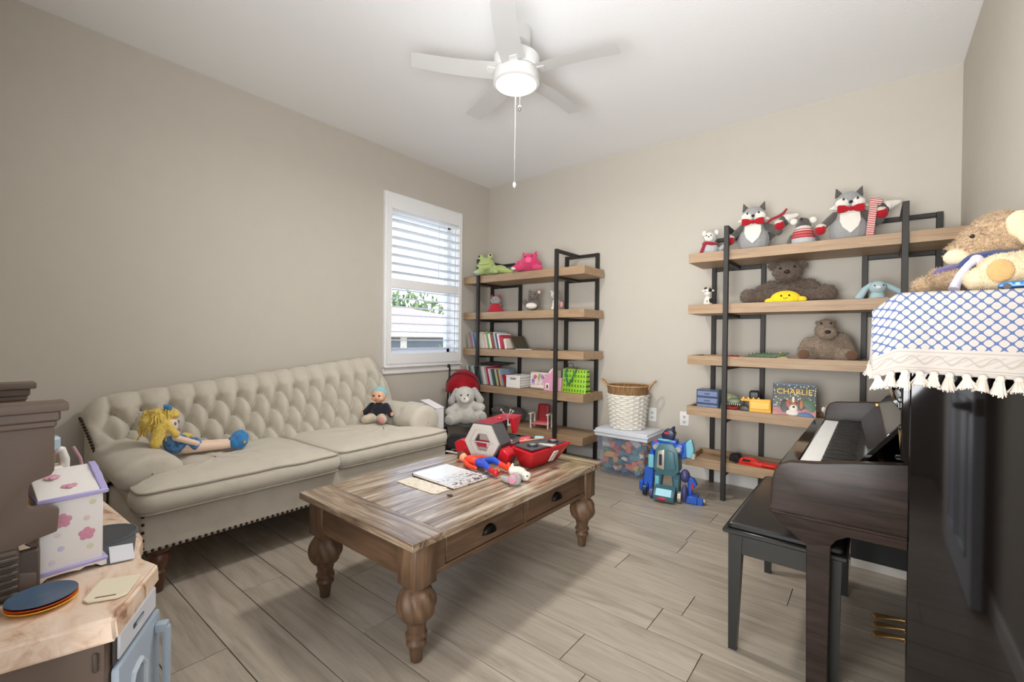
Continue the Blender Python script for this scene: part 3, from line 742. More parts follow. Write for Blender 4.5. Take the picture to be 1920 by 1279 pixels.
# ---- the two foxes on the top of the right bookcase
def fox(loc, rotz, label, k, scarf):
    t = thing('plush_fox', label, 'soft toy', loc, rotz, 'grey plush foxes with red bow ties')
    skin(t, 'body', [('e', (0,0,.085*k), (.088*k,.07*k,.088*k)), ('e', (0,0,.15*k), (.06*k,.05*k,.075*k)), ('e', (0,-.004,.232*k), (.068*k,.052*k,.052*k)), ('e', (0,-.01,.255*k), (.05*k,.045*k,.036*k))], M_gry, .005)
    skin(t, 'arm', [('c', (-.06*k,0,.17*k), (-.115*k,-.02,.115*k), .022*k, .02*k)], M_dgry, .005, .002)
    skin(t, 'arm', [('c', (.06*k,0,.17*k), (.128*k,-.012,.125*k), .022*k, .024*k)], M_dgry, .005, .002)
    for x, y, z in ((-.128*k, -.026, .098*k), (.136*k, -.03, .158*k)):
        skin(t, 'cuff', [('e', (x*.97, y+.004, z+.016*k), (.027*k,.026*k,.016*k))], M_cuff, .005, .003)
        skin(t, 'mitten', [('e', (x, y, z-.006*k), (.028*k,.025*k,.026*k)), ('e', (x*1.0+.012*k, y-.01, z+.006*k), (.012*k,.012*k,.014*k))], M_red, .004)
    b = MB(); hp = [(0,.055), (.034,.09), (.046,.125), (.044,.165), (.03,.18), (0,.182)]
    b.prism([(x*k, z*k) for x, z in hp] + [(-x*k, z*k) for x, z in hp[-2:0:-1]], 'y', -.062*k, -.056*k, .003)
    for v in b.bm.verts:
        zz = v.co.z/k; rad = (.07*math.sqrt(max(0, 1-((zz-.085)/.105)**2)) if zz < .13 else .056); v.co.y = -math.sqrt(max(1e-6, rad**2-(v.co.x/k*.8)**2))*k - .004 + (v.co.y+.059*k)*.8
    b.build('white_bib', M_wht, t)
    for sg in (-1, 1):
        skin(t, 'cheek', [('e', (sg*.032*k, -.036*k, .222*k), (.036*k,.024*k,.030*k)), ('c', (sg*.05*k, -.02*k, .212*k), (sg*.082*k, -.012*k, .206*k), .02*k, .006*k)], M_wht, .004, .001)
        b = MB(); b.prism([(sg*.022*k, .278*k), (sg*.062*k, .262*k), (sg*.058*k, .318*k)], 'y', -.010, .006, .004); b.build('ear', M_dgry, t)
    eyes(t, ((-.030*k, -.058*k, .240*k), (.030*k, -.058*k, .240*k)), (.0055*k, .004*k, .0065*k)); MB().ell((0, -.064*k, .222*k), (.0095*k, .009*k, .008*k), n=10).build('nose', M_nosek, t)
    bowtie(t, (0, -.066*k, .186*k), .058*k, M_red)
    skin(t, 'tail', [('c', (.07*k, .05, .10*k), (.16*k, .05, .20*k), .022*k, .03*k)], M_dgry, .006, .003); skin(t, 'tail_tip', [('c', (.168*k, .05, .205*k), (.222*k, .05, .222*k), .03*k, .012*k)], M_wht, .006, .002)
    if scarf:
        st = stripes('scarf_stripes', (232,226,216), (178,32,46), 2, 95, .45)
        b = MB().obox((.092*k, -.055, .13*k), (.034*k, .008, .20*k), (0, R(5), 0), .003); b.obox((.118*k, -.045, .215*k), (.04*k, .03, .03*k), (0, R(35), 0), .006); b.build('scarf', st, t)
    else:
        b = MB().tube([(.07*k, -.04, .175*k), (.10*k, -.05, .195*k), (.13*k, -.045, .205*k), (.155*k, -.03, .225*k), (.17*k, -.02, .25*k)], [.008, .009, .010, .009, .006]); b.build('scarf', cloth('wine_knit', (150,42,52), 200, .5), t)
    return t
fox((2.685, -.28, 1.679), R(6), 'smaller grey plush fox left of the sweater mouse on the top shelf', 1.13, False)
fox((3.205, -.27, 1.679), R(10), 'larger grey plush fox with a red and white striped scarf', 1.14, True)
# ---- small grey-white cat at the left end of the top shelf
t = thing('plush_cat', 'small grey and white plush cat in a dark red scarf by the front post', 'soft toy', (2.405, -.28, 1.679), R(8))
skin(t, 'body', [('e', (0,0,.06), (.055,.045,.065)), ('e', (0,-.005,.15), (.047,.042,.043)), ('c', (.03,.02,.04), (.13,.03,.115), .018, .02)], M_lgry, .005, .002)
skin(t, 'face', [('e', (-.006,-.03,.15), (.034,.022,.034))], M_wht, .004)
for x in (-.042, .04):
    skin(t, 'ear', [('e', (x, 0, .185), (.016,.010,.022))], M_wht, .004)
eyes(t, ((-.02,-.05,.158), (.010,-.051,.158)), .005); MB().ell((-.005,-.054,.148), .005, n=8).build('nose', M_nosek, t)
b = MB().tube([(.04*cos(a)-.003, .036*sin(a), .105+.006*sin(2*a)) for a in [2*pi*k/16 for k in range(16)]], .013, 8, True); b.obox((-.045, -.035, .07), (.022,.012,.08), (0, R(22), 0), .004); b.build('scarf', cloth('wine_knit', (150,42,52), 200, .5), t)
# ---- mouse in a sweater
t = thing('plush_mouse', 'grey plush mouse in a red and white knitted sweater between the two foxes', 'soft toy', (2.972, -.28, 1.679), R(8))
skin(t, 'body', [('e', (0,0,.15), (.045,.042,.05)), ('c', (0,-.01,.175), (-.012,-.05,.185), .035, .018)], M_dgry, .005, .001)
mk, nt, bs = base('striped_sweater'); v = coords(nt); sx = nt.nodes.new('ShaderNodeSeparateXYZ'); nt.links.new(v, sx.inputs[0])
mr = nt.nodes.new('ShaderNodeMapRange'); mr.inputs[1].default_value = 0; mr.inputs[2].default_value = .17; nt.links.new(sx.outputs[2], mr.inputs[0])
rp = nt.nodes.new('ShaderNodeValToRGB'); rp.color_ramp.interpolation = 'CONSTANT'; e = rp.color_ramp.elements
cw, cr, cg = (214,208,200), (176,58,62), (184,186,190)
stp = [(0, cr), (.07, cg), (.42, cr), (.49, (190,110,110)), (.52, cr), (.60, (200,130,128)), (.63, cr), (.70, cw), (.74, cr), (.78, cw)]
while len(e) < len(stp): e.new(.5)
for q, (p_, c_) in zip(e, stp): q.position = p_; q.color = srgb(c_)
nt.links.new(mr.outputs[0], rp.inputs[0]); nt.links.new(rp.outputs[0], bs.inputs['Base Color']); bs.inputs['Roughness'].default_value = .9; bump(nt, bs, noise_n(nt, v, 260, 2), .5)
MB().lathe([(.066,0), (.076,.02), (.070,.07), (.056,.12), (.04,.155)], 40, fn=lambda th, z, r: r*(1+.02*sin(24*th))).build('sweater', mk, t)
for sg in (-1, 1):
    skin(t, 'ear', [('e', (sg*.052, .005, .192), (.024,.012,.022))], M_wht, .004); skin(t, 'arm', [('c', (sg*.058,0,.09), (sg*.086,-.03,.018), .02, .017)], M_dgry, .004)
MB().ell((-.013,-.07,.188), (.008,.007,.008), n=8).build('nose', M_nosek, t)
# ---- little cow on the second shelf
t = thing('plush_cow', 'tiny white and black toy cow at the left end of the second shelf', 'soft toy', (2.393, -.28, 1.314), R(5))
skin(t, 'body', [('e', (0,0,.05), (.03,.028,.05)), ('e', (0,-.008,.125), (.026,.025,.03)), ('c', (-.02,0,.03), (-.025,-.03,.012), .014, .013), ('c', (.02,0,.03), (.025,-.03,.012), .014, .013)], M_wht, .004)
for p, r in (((.018,-.018,.14), (.013,.014,.015)), ((.022,-.014,.065), (.014,.014,.018)), ((-.014,-.004,.155), (.012,.012,.008))): skin(t, 'black_patch', [('e', p, r)], plain('cow_black', (40,36,32), .9), .003)
for sg in (-1, 1):
    MB().ell((sg*.03, 0, .138), (.013,.006,.008), n=8).build('ear', M_wht, t); MB().cone((sg*.012, 0, .15), (sg*.018, 0, .170), .005, .002, 8).build('horn', plain('horn', (170,140,70), .7), t)
eyes(t, ((-.011,-.032,.13), (.011,-.032,.13)), .004); MB().ell((0,-.024,.06), (.007,.006,.008), n=8).build('bell', plain('bell_gold', (180,150,60), .4, .6), t)
# ---- large slumped brown bear + lemon + bunny
M_brn = fur('brown_bear_fur', (112,94,80), 62, 1, .42); M_brnl = fur('brown_bear_pad', (132,110,96), 80, .8, .3)
t = thing('plush_bear', 'big dark brown plush bear slumped on the second shelf behind the lemon', 'soft toy', (2.878, -.195, 1.313), R(4))
skin(t, 'body', [('e', (.02,.01,.075), (.12,.07,.085)), ('e', (.05,.02,.12), (.12,.06,.05)), ('e', (.002,-.04,.215), (.083,.075,.070)), ('e', (.006,-.095,.192), (.042,.04,.036)),
     ('e', (-.086,-.02,.262), (.03,.018,.03)), ('e', (.082,-.02,.260), (.032,.018,.03)), ('c', (-.05,-.02,.06), (-.215,-.07,.045), .045, .042), ('c', (.09,-.01,.06), (.205,-.06,.05), .045, .045),
     ('c', (-.09,0,.13), (-.18,-.05,.085), .035, .03), ('c', (.13,0,.13), (.19,-.01,.06), .035, .03), ('e', (-.225,-.085,.055), (.045,.04,.05)), ('e', (.215,-.085,.062), (.06,.04,.052))], M_brn, .007, .0035, fscale=95)
add_fur(t.children[0], 9000, .016, .0032, M_brn, seed=2)
eyes(t, ((-.035,-.108,.232), (.045,-.108,.238)), .0075); MB().ell((.004,-.134,.203), (.017,.012,.013), n=12).build('nose', M_nosek, t)
t = thing('plush_lemon', 'yellow plush lemon with a smiling face in front of the big brown bear', 'soft toy', (2.885, -.328, 1.313), R(6))
skin(t, 'body', [('e', (0,0,.056), (.088,.042,.055)), ('e', (-.09,0,.042), (.03,.022,.022)), ('e', (.09,0,.05), (.03,.022,.022))], cloth('lemon_velour', (240,208,40), 200, .3, .08), .004)
eyes(t, ((-.022,-.039,.074), (.022,-.039,.076)), .006); MB().tube([(-.012,-.0425,.062), (-.006,-.0435,.057), (0,-.044,.056), (.006,-.0435,.057), (.012,-.0425,.062)], .0015, 6).build('mouth', M_nosek, t)
M_ltb = fur('light_blue_plush', (178,206,212), 110, .6, .12)
t = thing('plush_bunny', 'pale blue plush bunny holding an orange carrot at the right of the second shelf', 'soft toy', (3.348, -.283, 1.313), R(8))
skin(t, 'body', [('e', (0,0,.045), (.040,.040,.045)), ('e', (0,-.018,.105), (.043,.042,.038)), ('e', (-.038,-.045,.022), (.022,.026,.022)), ('e', (.038,-.045,.022), (.022,.026,.022))], M_ltb, .005, .001)
skin(t, 'ear', [('c', (-.03,0,.125), (-.060,-.012,.095), .013, .016), ('c', (-.060,-.012,.095), (-.088,-.02,.045), .017, .021)], M_ltb, .004); skin(t, 'ear', [('c', (.03,0,.125), (.065,-.005,.10), .013, .016), ('c', (.065,-.005,.10), (.115,-.008,.066), .016, .017)], M_ltb, .004)
eyes(t, ((-.02,-.056,.112), (.02,-.056,.112)), .004)
MB().ell((0,-.058,.10), (.014,.010,.011), n=10).build('muzzle', M_wht, t); MB().lathe([(.006,0), (.017,.012), (.02,.025), (.012,.036)], 14, (0,-.058,.004)).build('carrot', plain('carrot_orange', (236,130,50), .8), t)
# ---- hippo-faced light brown bear on the third shelf
M_tan = fur('light_brown_fur', (156,136,116), 70, 1, .35); M_tand = fur('foot_pad_brown', (112,84,66), 120, .5, .2)
t = thing('plush_bear', 'light brown plush bear with dark foot pads sitting on the third shelf', 'soft toy', (3.095, -.22, .950), R(8))
skin(t, 'body', [('e', (0,0,.085), (.115,.085,.09)), ('e', (.04,.01,.14), (.10,.065,.05)), ('e', (-.005,-.03,.195), (.055,.06,.055)), ('e', (.002,-.085,.18), (.052,.04,.04)), ('e', (0,-.03,.235), (.045,.04,.035)), ('e', (-.045,-.01,.25), (.014,.01,.014)), ('e', (.045,-.01,.25), (.014,.01,.014)),
     ('c', (-.06,-.02,.05), (-.115,-.095,.045), .05, .042), ('c', (.06,-.02,.05), (.115,-.095,.045), .05, .042), ('c', (.09,0,.13), (.13,-.03,.06), .04, .03), ('c', (-.09,0,.12), (-.12,-.03,.07), .035, .03)], M_tan, .007, .003, fscale=100)
add_fur(t.children[0], 8000, .010, .0028, M_tan, seed=3)
for sg in (-1, 1): skin(t, 'foot_pad', [('e', (sg*.122,-.133,.047), (.034,.012,.032))], M_tand, .005)
eyes(t, ((-.028,-.072,.242), (.022,-.074,.243)), .006); MB().ell((.002,-.127,.188), (.016,.010,.011), n=12).build('nose', M_nosek, t)

# ---- frog and pig on top of the left bookcase
M_frg = fur('frog_green', (186,204,130), 100, .6, .14)
t = thing('plush_frog', 'pale green plush frog lying on top of the left bookcase', 'soft toy', (.30, -.28, 1.712), R(22))
skin(t, 'body', [('e', (-.06,-.03,.11), (.10,.085,.07)), ('e', (-.05,-.08,.09), (.085,.05,.05)), ('e', (-.02,.02,.06), (.10,.09,.058)), ('e', (.08,.03,.06), (.08,.07,.05)), ('c', (.09,.0,.06), (.215,-.02,.028), .04, .022), ('c', (-.07,-.02,.05), (-.10,-.13,.018), .04, .03),
     ('e', (-.095,-.055,.175), (.027,.026,.032)), ('e', (.01,-.075,.185), (.027,.026,.032)), ('c', (.03,-.05,.04), (.09,-.12,.022), .032, .022)], M_frg, .007, .0015)
eyes(t, ((-.107,-.078,.185), (.018,-.098,.192)), .0095); MB().tube([(-.12,-.11,.105), (-.08,-.132,.092), (-.03,-.134,.09), (.015,-.118,.10)], .002, 6).build('mouth', plain('mouth_olive', (120,130,70), .9), t)
skin(t, 'foot', [('e', (-.105,-.145,.016), (.036,.028,.016))], fur('frog_foot', (190,206,190), 120, .4, .1), .005)
M_pnk = fur('hot_pink_plush', (222,64,116), 90, .7, .2); M_pnk2 = cloth('pink_snout', (232,96,140), 260, .3)
t = thing('plush_pig', 'hot pink plush pig lying on top of the left bookcase', 'soft toy', (.79, -.29, 1.712), R(14))
skin(t, 'body', [('e', (.0,0,.07), (.115,.095,.078)), ('e', (.015,-.055,.095), (.085,.065,.072)), ('e', (-.10,-.02,.055), (.045,.05,.055)), ('c', (-.06,-.08,.03), (-.10,-.13,.022), .03, .026), ('c', (.08,-.06,.03), (.14,-.09,.02), .03, .024)], M_pnk, .007, .002)
skin(t, 'snout', [('e', (.035,-.118,.09), (.034,.02,.03))], M_pnk2, .005)
for x in (-.032, .07):
    b = MB().prism([(x-.028, .135), (x+.028, .132), (x+(-.014 if x < 0 else .014), .185)], 'y', -.06, -.045, .004); b.build('ear', M_pnk, t)
eyes(t, ((-.005,-.112,.125), (.065,-.112,.128)), .006)
skin(t, 'hoof', [('e', (-.105,-.14,.018), (.026,.018,.016))], M_wht, .005)
# ---- second shelf of the left bookcase
M_kr = cloth('crimson_knit', (176,40,56), 220, .5)
t = thing('plush_owl', 'small grey-headed plush in a crimson knitted suit on the second left shelf', 'soft toy', (.36, -.28, 1.347), R(20))
MB().lathe([(.085,0), (.092,.012), (.074,.04), (.052,.08), (.038,.095)], 36, fn=lambda th, z, r: r*(1+.025*sin(20*th))).build('suit', M_kr, t)
skin(t, 'head', [('e', (0,-.005,.118), (.054,.05,.048))], M_gry, .005)
for sg in (-1, 1): MB().lathe([(.018,0), (.014,.014), (.002,.034)], 12, (sg*.04, 0, .147)).build('ear', M_kr, t)
skin(t, 'wing', [('c', (.05,-.02,.06), (.085,-.03,.07), .014, .01)], M_dgry, .004)
eyes(t, ((-.018,-.05,.128), (.018,-.05,.128)), .005); MB().cone((0,-.05,.115), (0,-.062,.112), .006, .001, 8).build('beak', plain('beak', (60,50,44), .6), t)
M_kol = fur('koala_fur', (128,118,108), 90, .9, .35)
t = thing('plush_raccoon', 'grey-brown striped plush with big ears in the middle of the second left shelf', 'soft toy', (.83, -.28, 1.347), R(30))
skin(t, 'body', [('e', (0,0,.05), (.06,.055,.06)), ('e', (0,-.02,.12), (.048,.045,.042)), ('c', (0,-.05,.112), (-.02,-.08,.106), .026, .016), ('e', (-.035,.0,.165), (.014,.01,.018)), ('c', (-.05,.03,.02), (-.09,.03,.07), .018, .02)], M_kol, .005, .003, fscale=110)
add_fur(t.children[0], 4000, .009, .0026, M_kol, seed=7)
skin(t, 'ear', [('e', (.05,.01,.16), (.03,.012,.03))], M_kol, .005); skin(t, 'inner_ear', [('e', (.052,.0,.16), (.018,.008,.019))], cloth('pale_pink', (214,180,176), 200, .3), .004)
skin(t, 'belly', [('e', (-.015,-.045,.028), (.055,.03,.03))], M_wht, .005, .001)
eyes(t, ((-.022,-.06,.13), (.018,-.06,.132)), .006); MB().ell((-.022,-.094,.107), .006, n=8).build('nose', M_nosek, t)
t = thing('plush_dog', 'small white plush puppy half hidden by the right front post of the left bookcase', 'soft toy', (1.09, -.29, 1.347), R(26))
skin(t, 'body', [('e', (0,0,.055), (.036,.036,.058)), ('e', (-.01,-.012,.135), (.036,.036,.034)), ('c', (-.012,-.04,.128), (-.018,-.058,.124), .018, .012), ('c', (-.02,-.03,.03), (-.024,-.05,.012), .015, .014)], M_wht, .005, .001)
for sg in (-1, 1): skin(t, 'ear', [('e', (sg*.03-.012, .004, .166), (.014,.009,.017))], M_lgry, .004)
skin(t, 'ribbon', [('e', (.045, -.01, .05), (.02,.014,.03))], cloth('pale_rose', (206,150,150), 200, .3), .004)
eyes(t, ((-.022,-.046,.145), (.004,-.047,.146)), .0045); MB().ell((-.019,-.068,.126), .005, n=8).build('nose', M_nosek, t)

# ---- the grey-white dog in the stroller
M_gp = fur('pale_grey_plush', (208,205,198), 95, .7, .12); M_gpd = fur('grey_ear_plush', (176,174,172), 95, .7, .15)
t = thing('plush_dog', 'large pale grey plush dog with drooping ears sitting in the doll stroller', 'soft toy', (.572, -.900, .335), R(36))
skin(t, 'body', [('e', (0,0,.09), (.10,.085,.10)), ('e', (0,-.01,.14), (.075,.065,.06)), ('e', (-.01,-.03,.238), (.088,.08,.078)), ('e', (.004,-.095,.215), (.045,.036,.034)), ('c', (-.07,-.02,.14), (-.135,-.075,.10), .04, .038), ('c', (.07,-.02,.15), (.135,-.075,.145), .04, .038),
     ('c', (-.06,-.05,.05), (-.115,-.14,.045), .045, .046), ('c', (.06,-.05,.05), (.15,-.13,.075), .045, .044)], M_gp, .008, .0018, fscale=80)
add_fur(t.children[0], 9000, .007, .0024, M_gp, seed=6)
skin(t, 'ear', [('c', (-.085,-.01,.275), (-.125,-.03,.185), .026, .034)], M_gpd, .006, .001); skin(t, 'ear', [('c', (.070,-.01,.285), (.125,-.03,.20), .026, .034)], M_gpd, .006, .001)
skin(t, 'foot_pad', [('e', (-.125,-.180,.044), (.034,.012,.034))], M_gpd, .005); skin(t, 'foot_pad', [('e', (.163,-.168,.08), (.034,.012,.034))], M_gpd, .005)
skin(t, 'muzzle', [('e', (.004,-.112,.212), (.038,.022,.028))], M_wht, .005)
eyes(t, ((-.03,-.104,.250), (.028,-.106,.252)), .0075); MB().ell((.004,-.136,.226), (.009,.007,.007), n=8).build('nose', plain('nose_grey', (120,110,110), .6), t)

# ---- the cuddly pile on the piano
M_rab = fur('tan_curly_fur', (202,172,136), 58, 1, .3); M_cr = fur('cream_plush', (238,218,180), 70, .7, .14); M_navy = cloth('navy_jersey', (44,62,112), 260, .4, .15); M_pur = cloth('plum_jersey', (96,84,128), 260, .4, .15)
t = thing('plush_dog', 'big tan curly plush dog in a navy jersey lying on the piano', 'soft toy', (3.60, -1.70, 1.232), 0)
skin(t, 'body', [('e', (.035,.0,.170), (.082,.085,.080)), ('e', (-.0,-.01,.155), (.066,.070,.064)), ('c', (-.02,-.01,.145), (-.050,-.02,.132), .048, .040), ('e', (.015,.04,.055), (.085,.10,.058)),
     ('c', (-.03,-.06,.05), (-.135,-.13,.024), .032, .026), ('c', (-.135,-.13,.022), (-.15,-.16,.022), .026, .024), ('c', (-.04,.03,.06), (-.10,-.02,.05), .028, .026), ('e', (-.105,-.03,.05), (.026,.03,.036))], M_rab, .006, .0035, fscale=110)
add_fur(t.children[0], 16000, .010, .0024, M_rab, seed=4)
skin(t, 'ear', [('e', (.062,-.075,.195), (.030,.022,.042)), ('e', (.085,-.085,.165), (.03,.02,.04))], M_cr, .006, .002); skin(t, 'muzzle', [('e', (-.060,-.030,.120), (.036,.036,.028))], M_cr, .005, .0015)
MB().ell((-.091,-.034,.135), (.008,.010,.009), n=10).build('nose', M_nosek, t); eyes(t, ((-.034,-.078,.172),), .006)
skin(t, 'jersey', [('e', (.02,-.02,.100), (.086,.082,.034)), ('e', (.0,-.03,.07), (.08,.055,.035)), ('c', (-.05,-.05,.075), (-.085,-.07,.05), .022, .02)], M_navy, .006)
skin(t, 'sleeve', [('c', (-.06,-.03,.075), (-.095,-.055,.06), .026, .028)], M_pur, .006)
b = MB().tube([(-.03,-.09,.095), (-.045,-.105,.08), (-.062,-.12,.05), (-.075,-.135,.02), (-.078,-.14,.008)], [.012, .010, .012, .013, .014], 10); b.ell((-.025,-.088,.098), .016, n=10); b.build('lace', cloth('lilac_white', (214,210,228), 200, .3), t)
t = thing('plush_lamb', 'cream plush animal with a caramel foot pad lying before the tan dog', 'soft toy', (3.645, -1.94, 1.232), 0)
skin(t, 'body', [('e', (.035,.03,.055), (.045,.055,.056)), ('e', (-.05,-.005,.045), (.042,.042,.048)), ('c', (-.045,-.0,.05), (.035,.03,.055), .046, .050), ('e', (-.085,.01,.03), (.03,.034,.030)), ('e', (.03,.10,.05), (.05,.06,.05))], M_cr, .006, .002, fscale=90)
add_fur(t.children[0], 9000, .006, .0018, M_cr, seed=5)
skin(t, 'foot_pad', [('e', (-.05,-.046,.045), (.028,.008,.032))], fur('caramel_pad', (206,168,112), 110, .5, .15), .004)
# ================================================================ DOLLS ON THE SOFA
M_sk = cloth('doll_skin', (236,208,186), 260, .15, .04); M_hair = fur('yellow_yarn', (242,208,104), 40, 1, .28); M_bl = cloth('doll_blue', (54,120,176), 220, .4, .25); M_dress = cloth('blue_print_dress', (74,116,160), 60, .4, .55)
t = thing('rag_doll', 'blonde rag doll in a blue dress reclining against the sofa\'s left arm', 'doll', (.62, -2.978, .486), R(-90-10))
# local: -y points along the sofa away from the arm (world +y), x to the sofa back
t.rotation_euler = (0, 0, R(180))
skin(t, 'body', [('e', (.0,.02,.05), (.05,.05,.05)), ('e', (0,.05,.085), (.04,.04,.045)), ('e', (-.01,.085,.155), (.055,.058,.062)), ('c', (-.03,.0,.03), (-.10,-.20,.03), .026, .020), ('c', (.02,-.01,.03), (-.05,-.21,.03), .026, .020),
     ('c', (-.04,.05,.095), (-.09,-.03,.06), .016, .014), ('c', (.04,.05,.095), (.05,-.05,.06), .016, .014)], M_sk, .005)
skin(t, 'dress', [('e', (0,.03,.055), (.058,.055,.052)), ('e', (-.005,.055,.09), (.045,.042,.035)), ('e', (-.015,-.035,.04), (.058,.04,.04))], M_dress, .005, .002)
skin(t, 'hair', [('e', (.004,.105,.180), (.066,.055,.060)), ('e', (-.005,.06,.207), (.055,.04,.028)), ('c', (.05,.10,.16), (.06,.03,.09), .028, .020), ('c', (-.05,.11,.15), (-.065,.13,.08), .03, .024), ('c', (-.055,.09,.17), (-.07,.05,.11), .022, .014), ('e', (0,.15,.18), (.05,.03,.04)), ('e', (.03,-.0,.08), (.022,.05,.02))], M_hair, .006, .004, fscale=130)
b = MB(); rq = random.Random(9)
for k in range(150):
    a = rq.uniform(0, 2*pi); q = Vector((.004+.066*cos(a)*rq.uniform(.75,1.02), .105+.055*sin(a)*rq.uniform(.75,1.02), .19+.05*rq.uniform(-.5,1))); e = q + Vector((.02*rq.uniform(-1,1), .02*rq.uniform(-1,1)+.012, -.085*rq.uniform(.5,1)))
    if q.y < .075 and q.z < .2 and abs(q.x+.02) < .045: continue
    b.tube([q, q.lerp(e, .35)+Vector((.008*rq.uniform(-1,1), .008*rq.uniform(-1,1), .004)), q.lerp(e, .7)+Vector((.006*rq.uniform(-1,1), .006*rq.uniform(-1,1), 0)), e], .0036, 5)
b.build('yarn_strands', M_hair, t)['kind'] = 'stuff'
for sg, p in ((1, (-.045,-.235,.045)), (0, (-.105,-.225,.045))): skin(t, 'shoe', [('e', p, (.038,.036,.044)), ('e', (p[0],p[1]+.028,p[2]-.012), (.031,.026,.03)), ('e', (p[0],p[1]-.012,p[2]+.016), (.032,.026,.03))], M_bl, .005)
MB().prism([(-.228+(.011 if k % 2 else .0045)*cos(R(36*k)), .042+(.011 if k % 2 else .0045)*sin(R(36*k))) for k in range(10)], 'x', -.146, -.140).build('gold_star', plain('gold_print', (206,160,70), .6), t)
bowtie(t, (-.02, .075, .245), .035, M_bl); eyes(t, ((-.052,.05,.165), (-.022,.03,.168)), (.006,.006,.009), plain('doll_eye', (90,130,150), .4)); MB().ell((-.038,.028,.132), (.010,.004,.004), n=8).build('mouth', plain('doll_lip', (200,110,110), .7), t)
M_vsk = plain('vinyl_skin', (226,174,140), .4); M_cap = cloth('aqua_cap', (136,178,184), 240, .4, .1); M_blk2 = cloth('black_knit', (34,34,42), 260, .4, .2); M_oat = cloth('oatmeal_knit', (190,178,160), 200, .5, .12)
t = thing('baby_doll', 'baby doll in an aqua cap and black top sitting at the sofa\'s right end', 'doll', (.585, -1.80, .484), R(34))
skin(t, 'body', [('e', (0,0,.07), (.06,.05,.065)), ('c', (-.05,0,.105), (-.095,-.02,.06), .028, .022), ('c', (.05,0,.105), (.095,-.02,.05), .028, .022)], M_blk2, .005)
skin(t, 'head', [('e', (0,-.005,.182), (.052,.05,.052)), ('e', (-.022,-.032,.165), (.022,.018,.018)), ('e', (.022,-.032,.165), (.022,.018,.018)), ('e', (0,-.05,.172), (.008,.008,.007))], M_vsk, .004)
skin(t, 'cap', [('e', (0,.010,.198), (.056,.055,.050))], M_cap, .004)
for sg in (-1, 1):
    skin(t, 'trouser', [('c', (sg*.03,-.03,.03), (sg*.06,-.085,.026), .032, .03), ('e', (0,-.01,.025), (.06,.04,.028))], M_oat, .005)
    skin(t, 'hand', [('e', (sg*.104,-.028,.055), (.014,.014,.016)), ('c', (sg*.104,-.03,.06), (sg*.106,-.045,.07), .006, .004), ('c', (sg*.11,-.028,.062), (sg*.118,-.035,.076), .005, .004)], M_vsk, .003)
skin(t, 'foot', [('e', (.062,-.115,.028), (.022,.012,.024))], cloth('pink_sole', (206,140,132), 240, .3), .004); skin(t, 'foot', [('e', (-.062,-.112,.026), (.022,.012,.022))], M_oat, .004)
for sg in (-1, 1):
    MB().ell((sg*.02,-.050,.186), (.0085,.004,.006), n=10).build('eye', M_eye, t)
MB().ell((0,-.056,.156), (.008,.004,.004), n=8).build('mouth', plain('red_lip', (178,60,60), .5), t)
# ================================================================ BOOKS AND THINGS ON THE LEFT BOOKCASE
M_pages = plain('paper_edges', (226,220,206), .85)
def book(x, z, th, h, d, c, lean, label, group, y0=-.375):
    b = MB(); b.box(0, th, 0, d, 0, h, .0012); b.mi = 1; b.box(.0015, th-.0015, .002, d-.002, h-.002, h+.0006); b.box(.0012, th-.0012, d-.003, d+.0006, .002, h-.002)
    me = b.mesh('book', [plain('cover_%d_%d_%d' % tuple(c), c, .45, var=.05), M_pages]); o = link('book', me, None, label, 'book', group, loc=(x, y0, z)); o.rotation_euler = (0, lean, 0); return o
ordn = ['leftmost', 'second from left', 'third from left', 'fourth from left', 'fifth from left', 'sixth from left', 'seventh from left', 'eighth from left', 'ninth from left', 'tenth from left', 'eleventh from left', 'twelfth from left', 'thirteenth from left', 'fourteenth from left', 'fifteenth from left', 'sixteenth from left', 'seventeenth from left', 'eighteenth from left', 'nineteenth from left', 'twentieth from left']
cols3 = [(170,164,140),(150,152,140),(150,104,128),(164,150,160),(58,98,130),(120,150,190),(150,170,200),(214,208,196),(222,214,200),(216,178,170),(228,206,196),(96,160,96),(230,220,200),(150,56,50),(110,84,64),(180,190,200),(72,62,92),(236,226,226),(188,40,52),(150,50,70),(230,216,206)]
nm3 = ['olive-grey','grey-green','plum','mauve','steel blue','pale blue','light blue','off-white','cream','dusty pink','pale pink','green','ivory','brick red','brown','pale grey','dark violet','white','crimson','wine','white-edged']
x = .075
for k, c in enumerate(cols3):
    th = random.choice((.020, .024, .028)); h = (.150, .158, .142, .165)[k % 4] if k < 17 else (.15, .135, .115, .10)[k-17]
    book(x, .9845, th, h, .20, c, R(-14), f'{nm3[k]} book leaning in the third-shelf row, {ordn[k] if k < 20 else "the last at its right end"}', 'picture books leaning on the third left shelf'); x += th*1.035+.0012
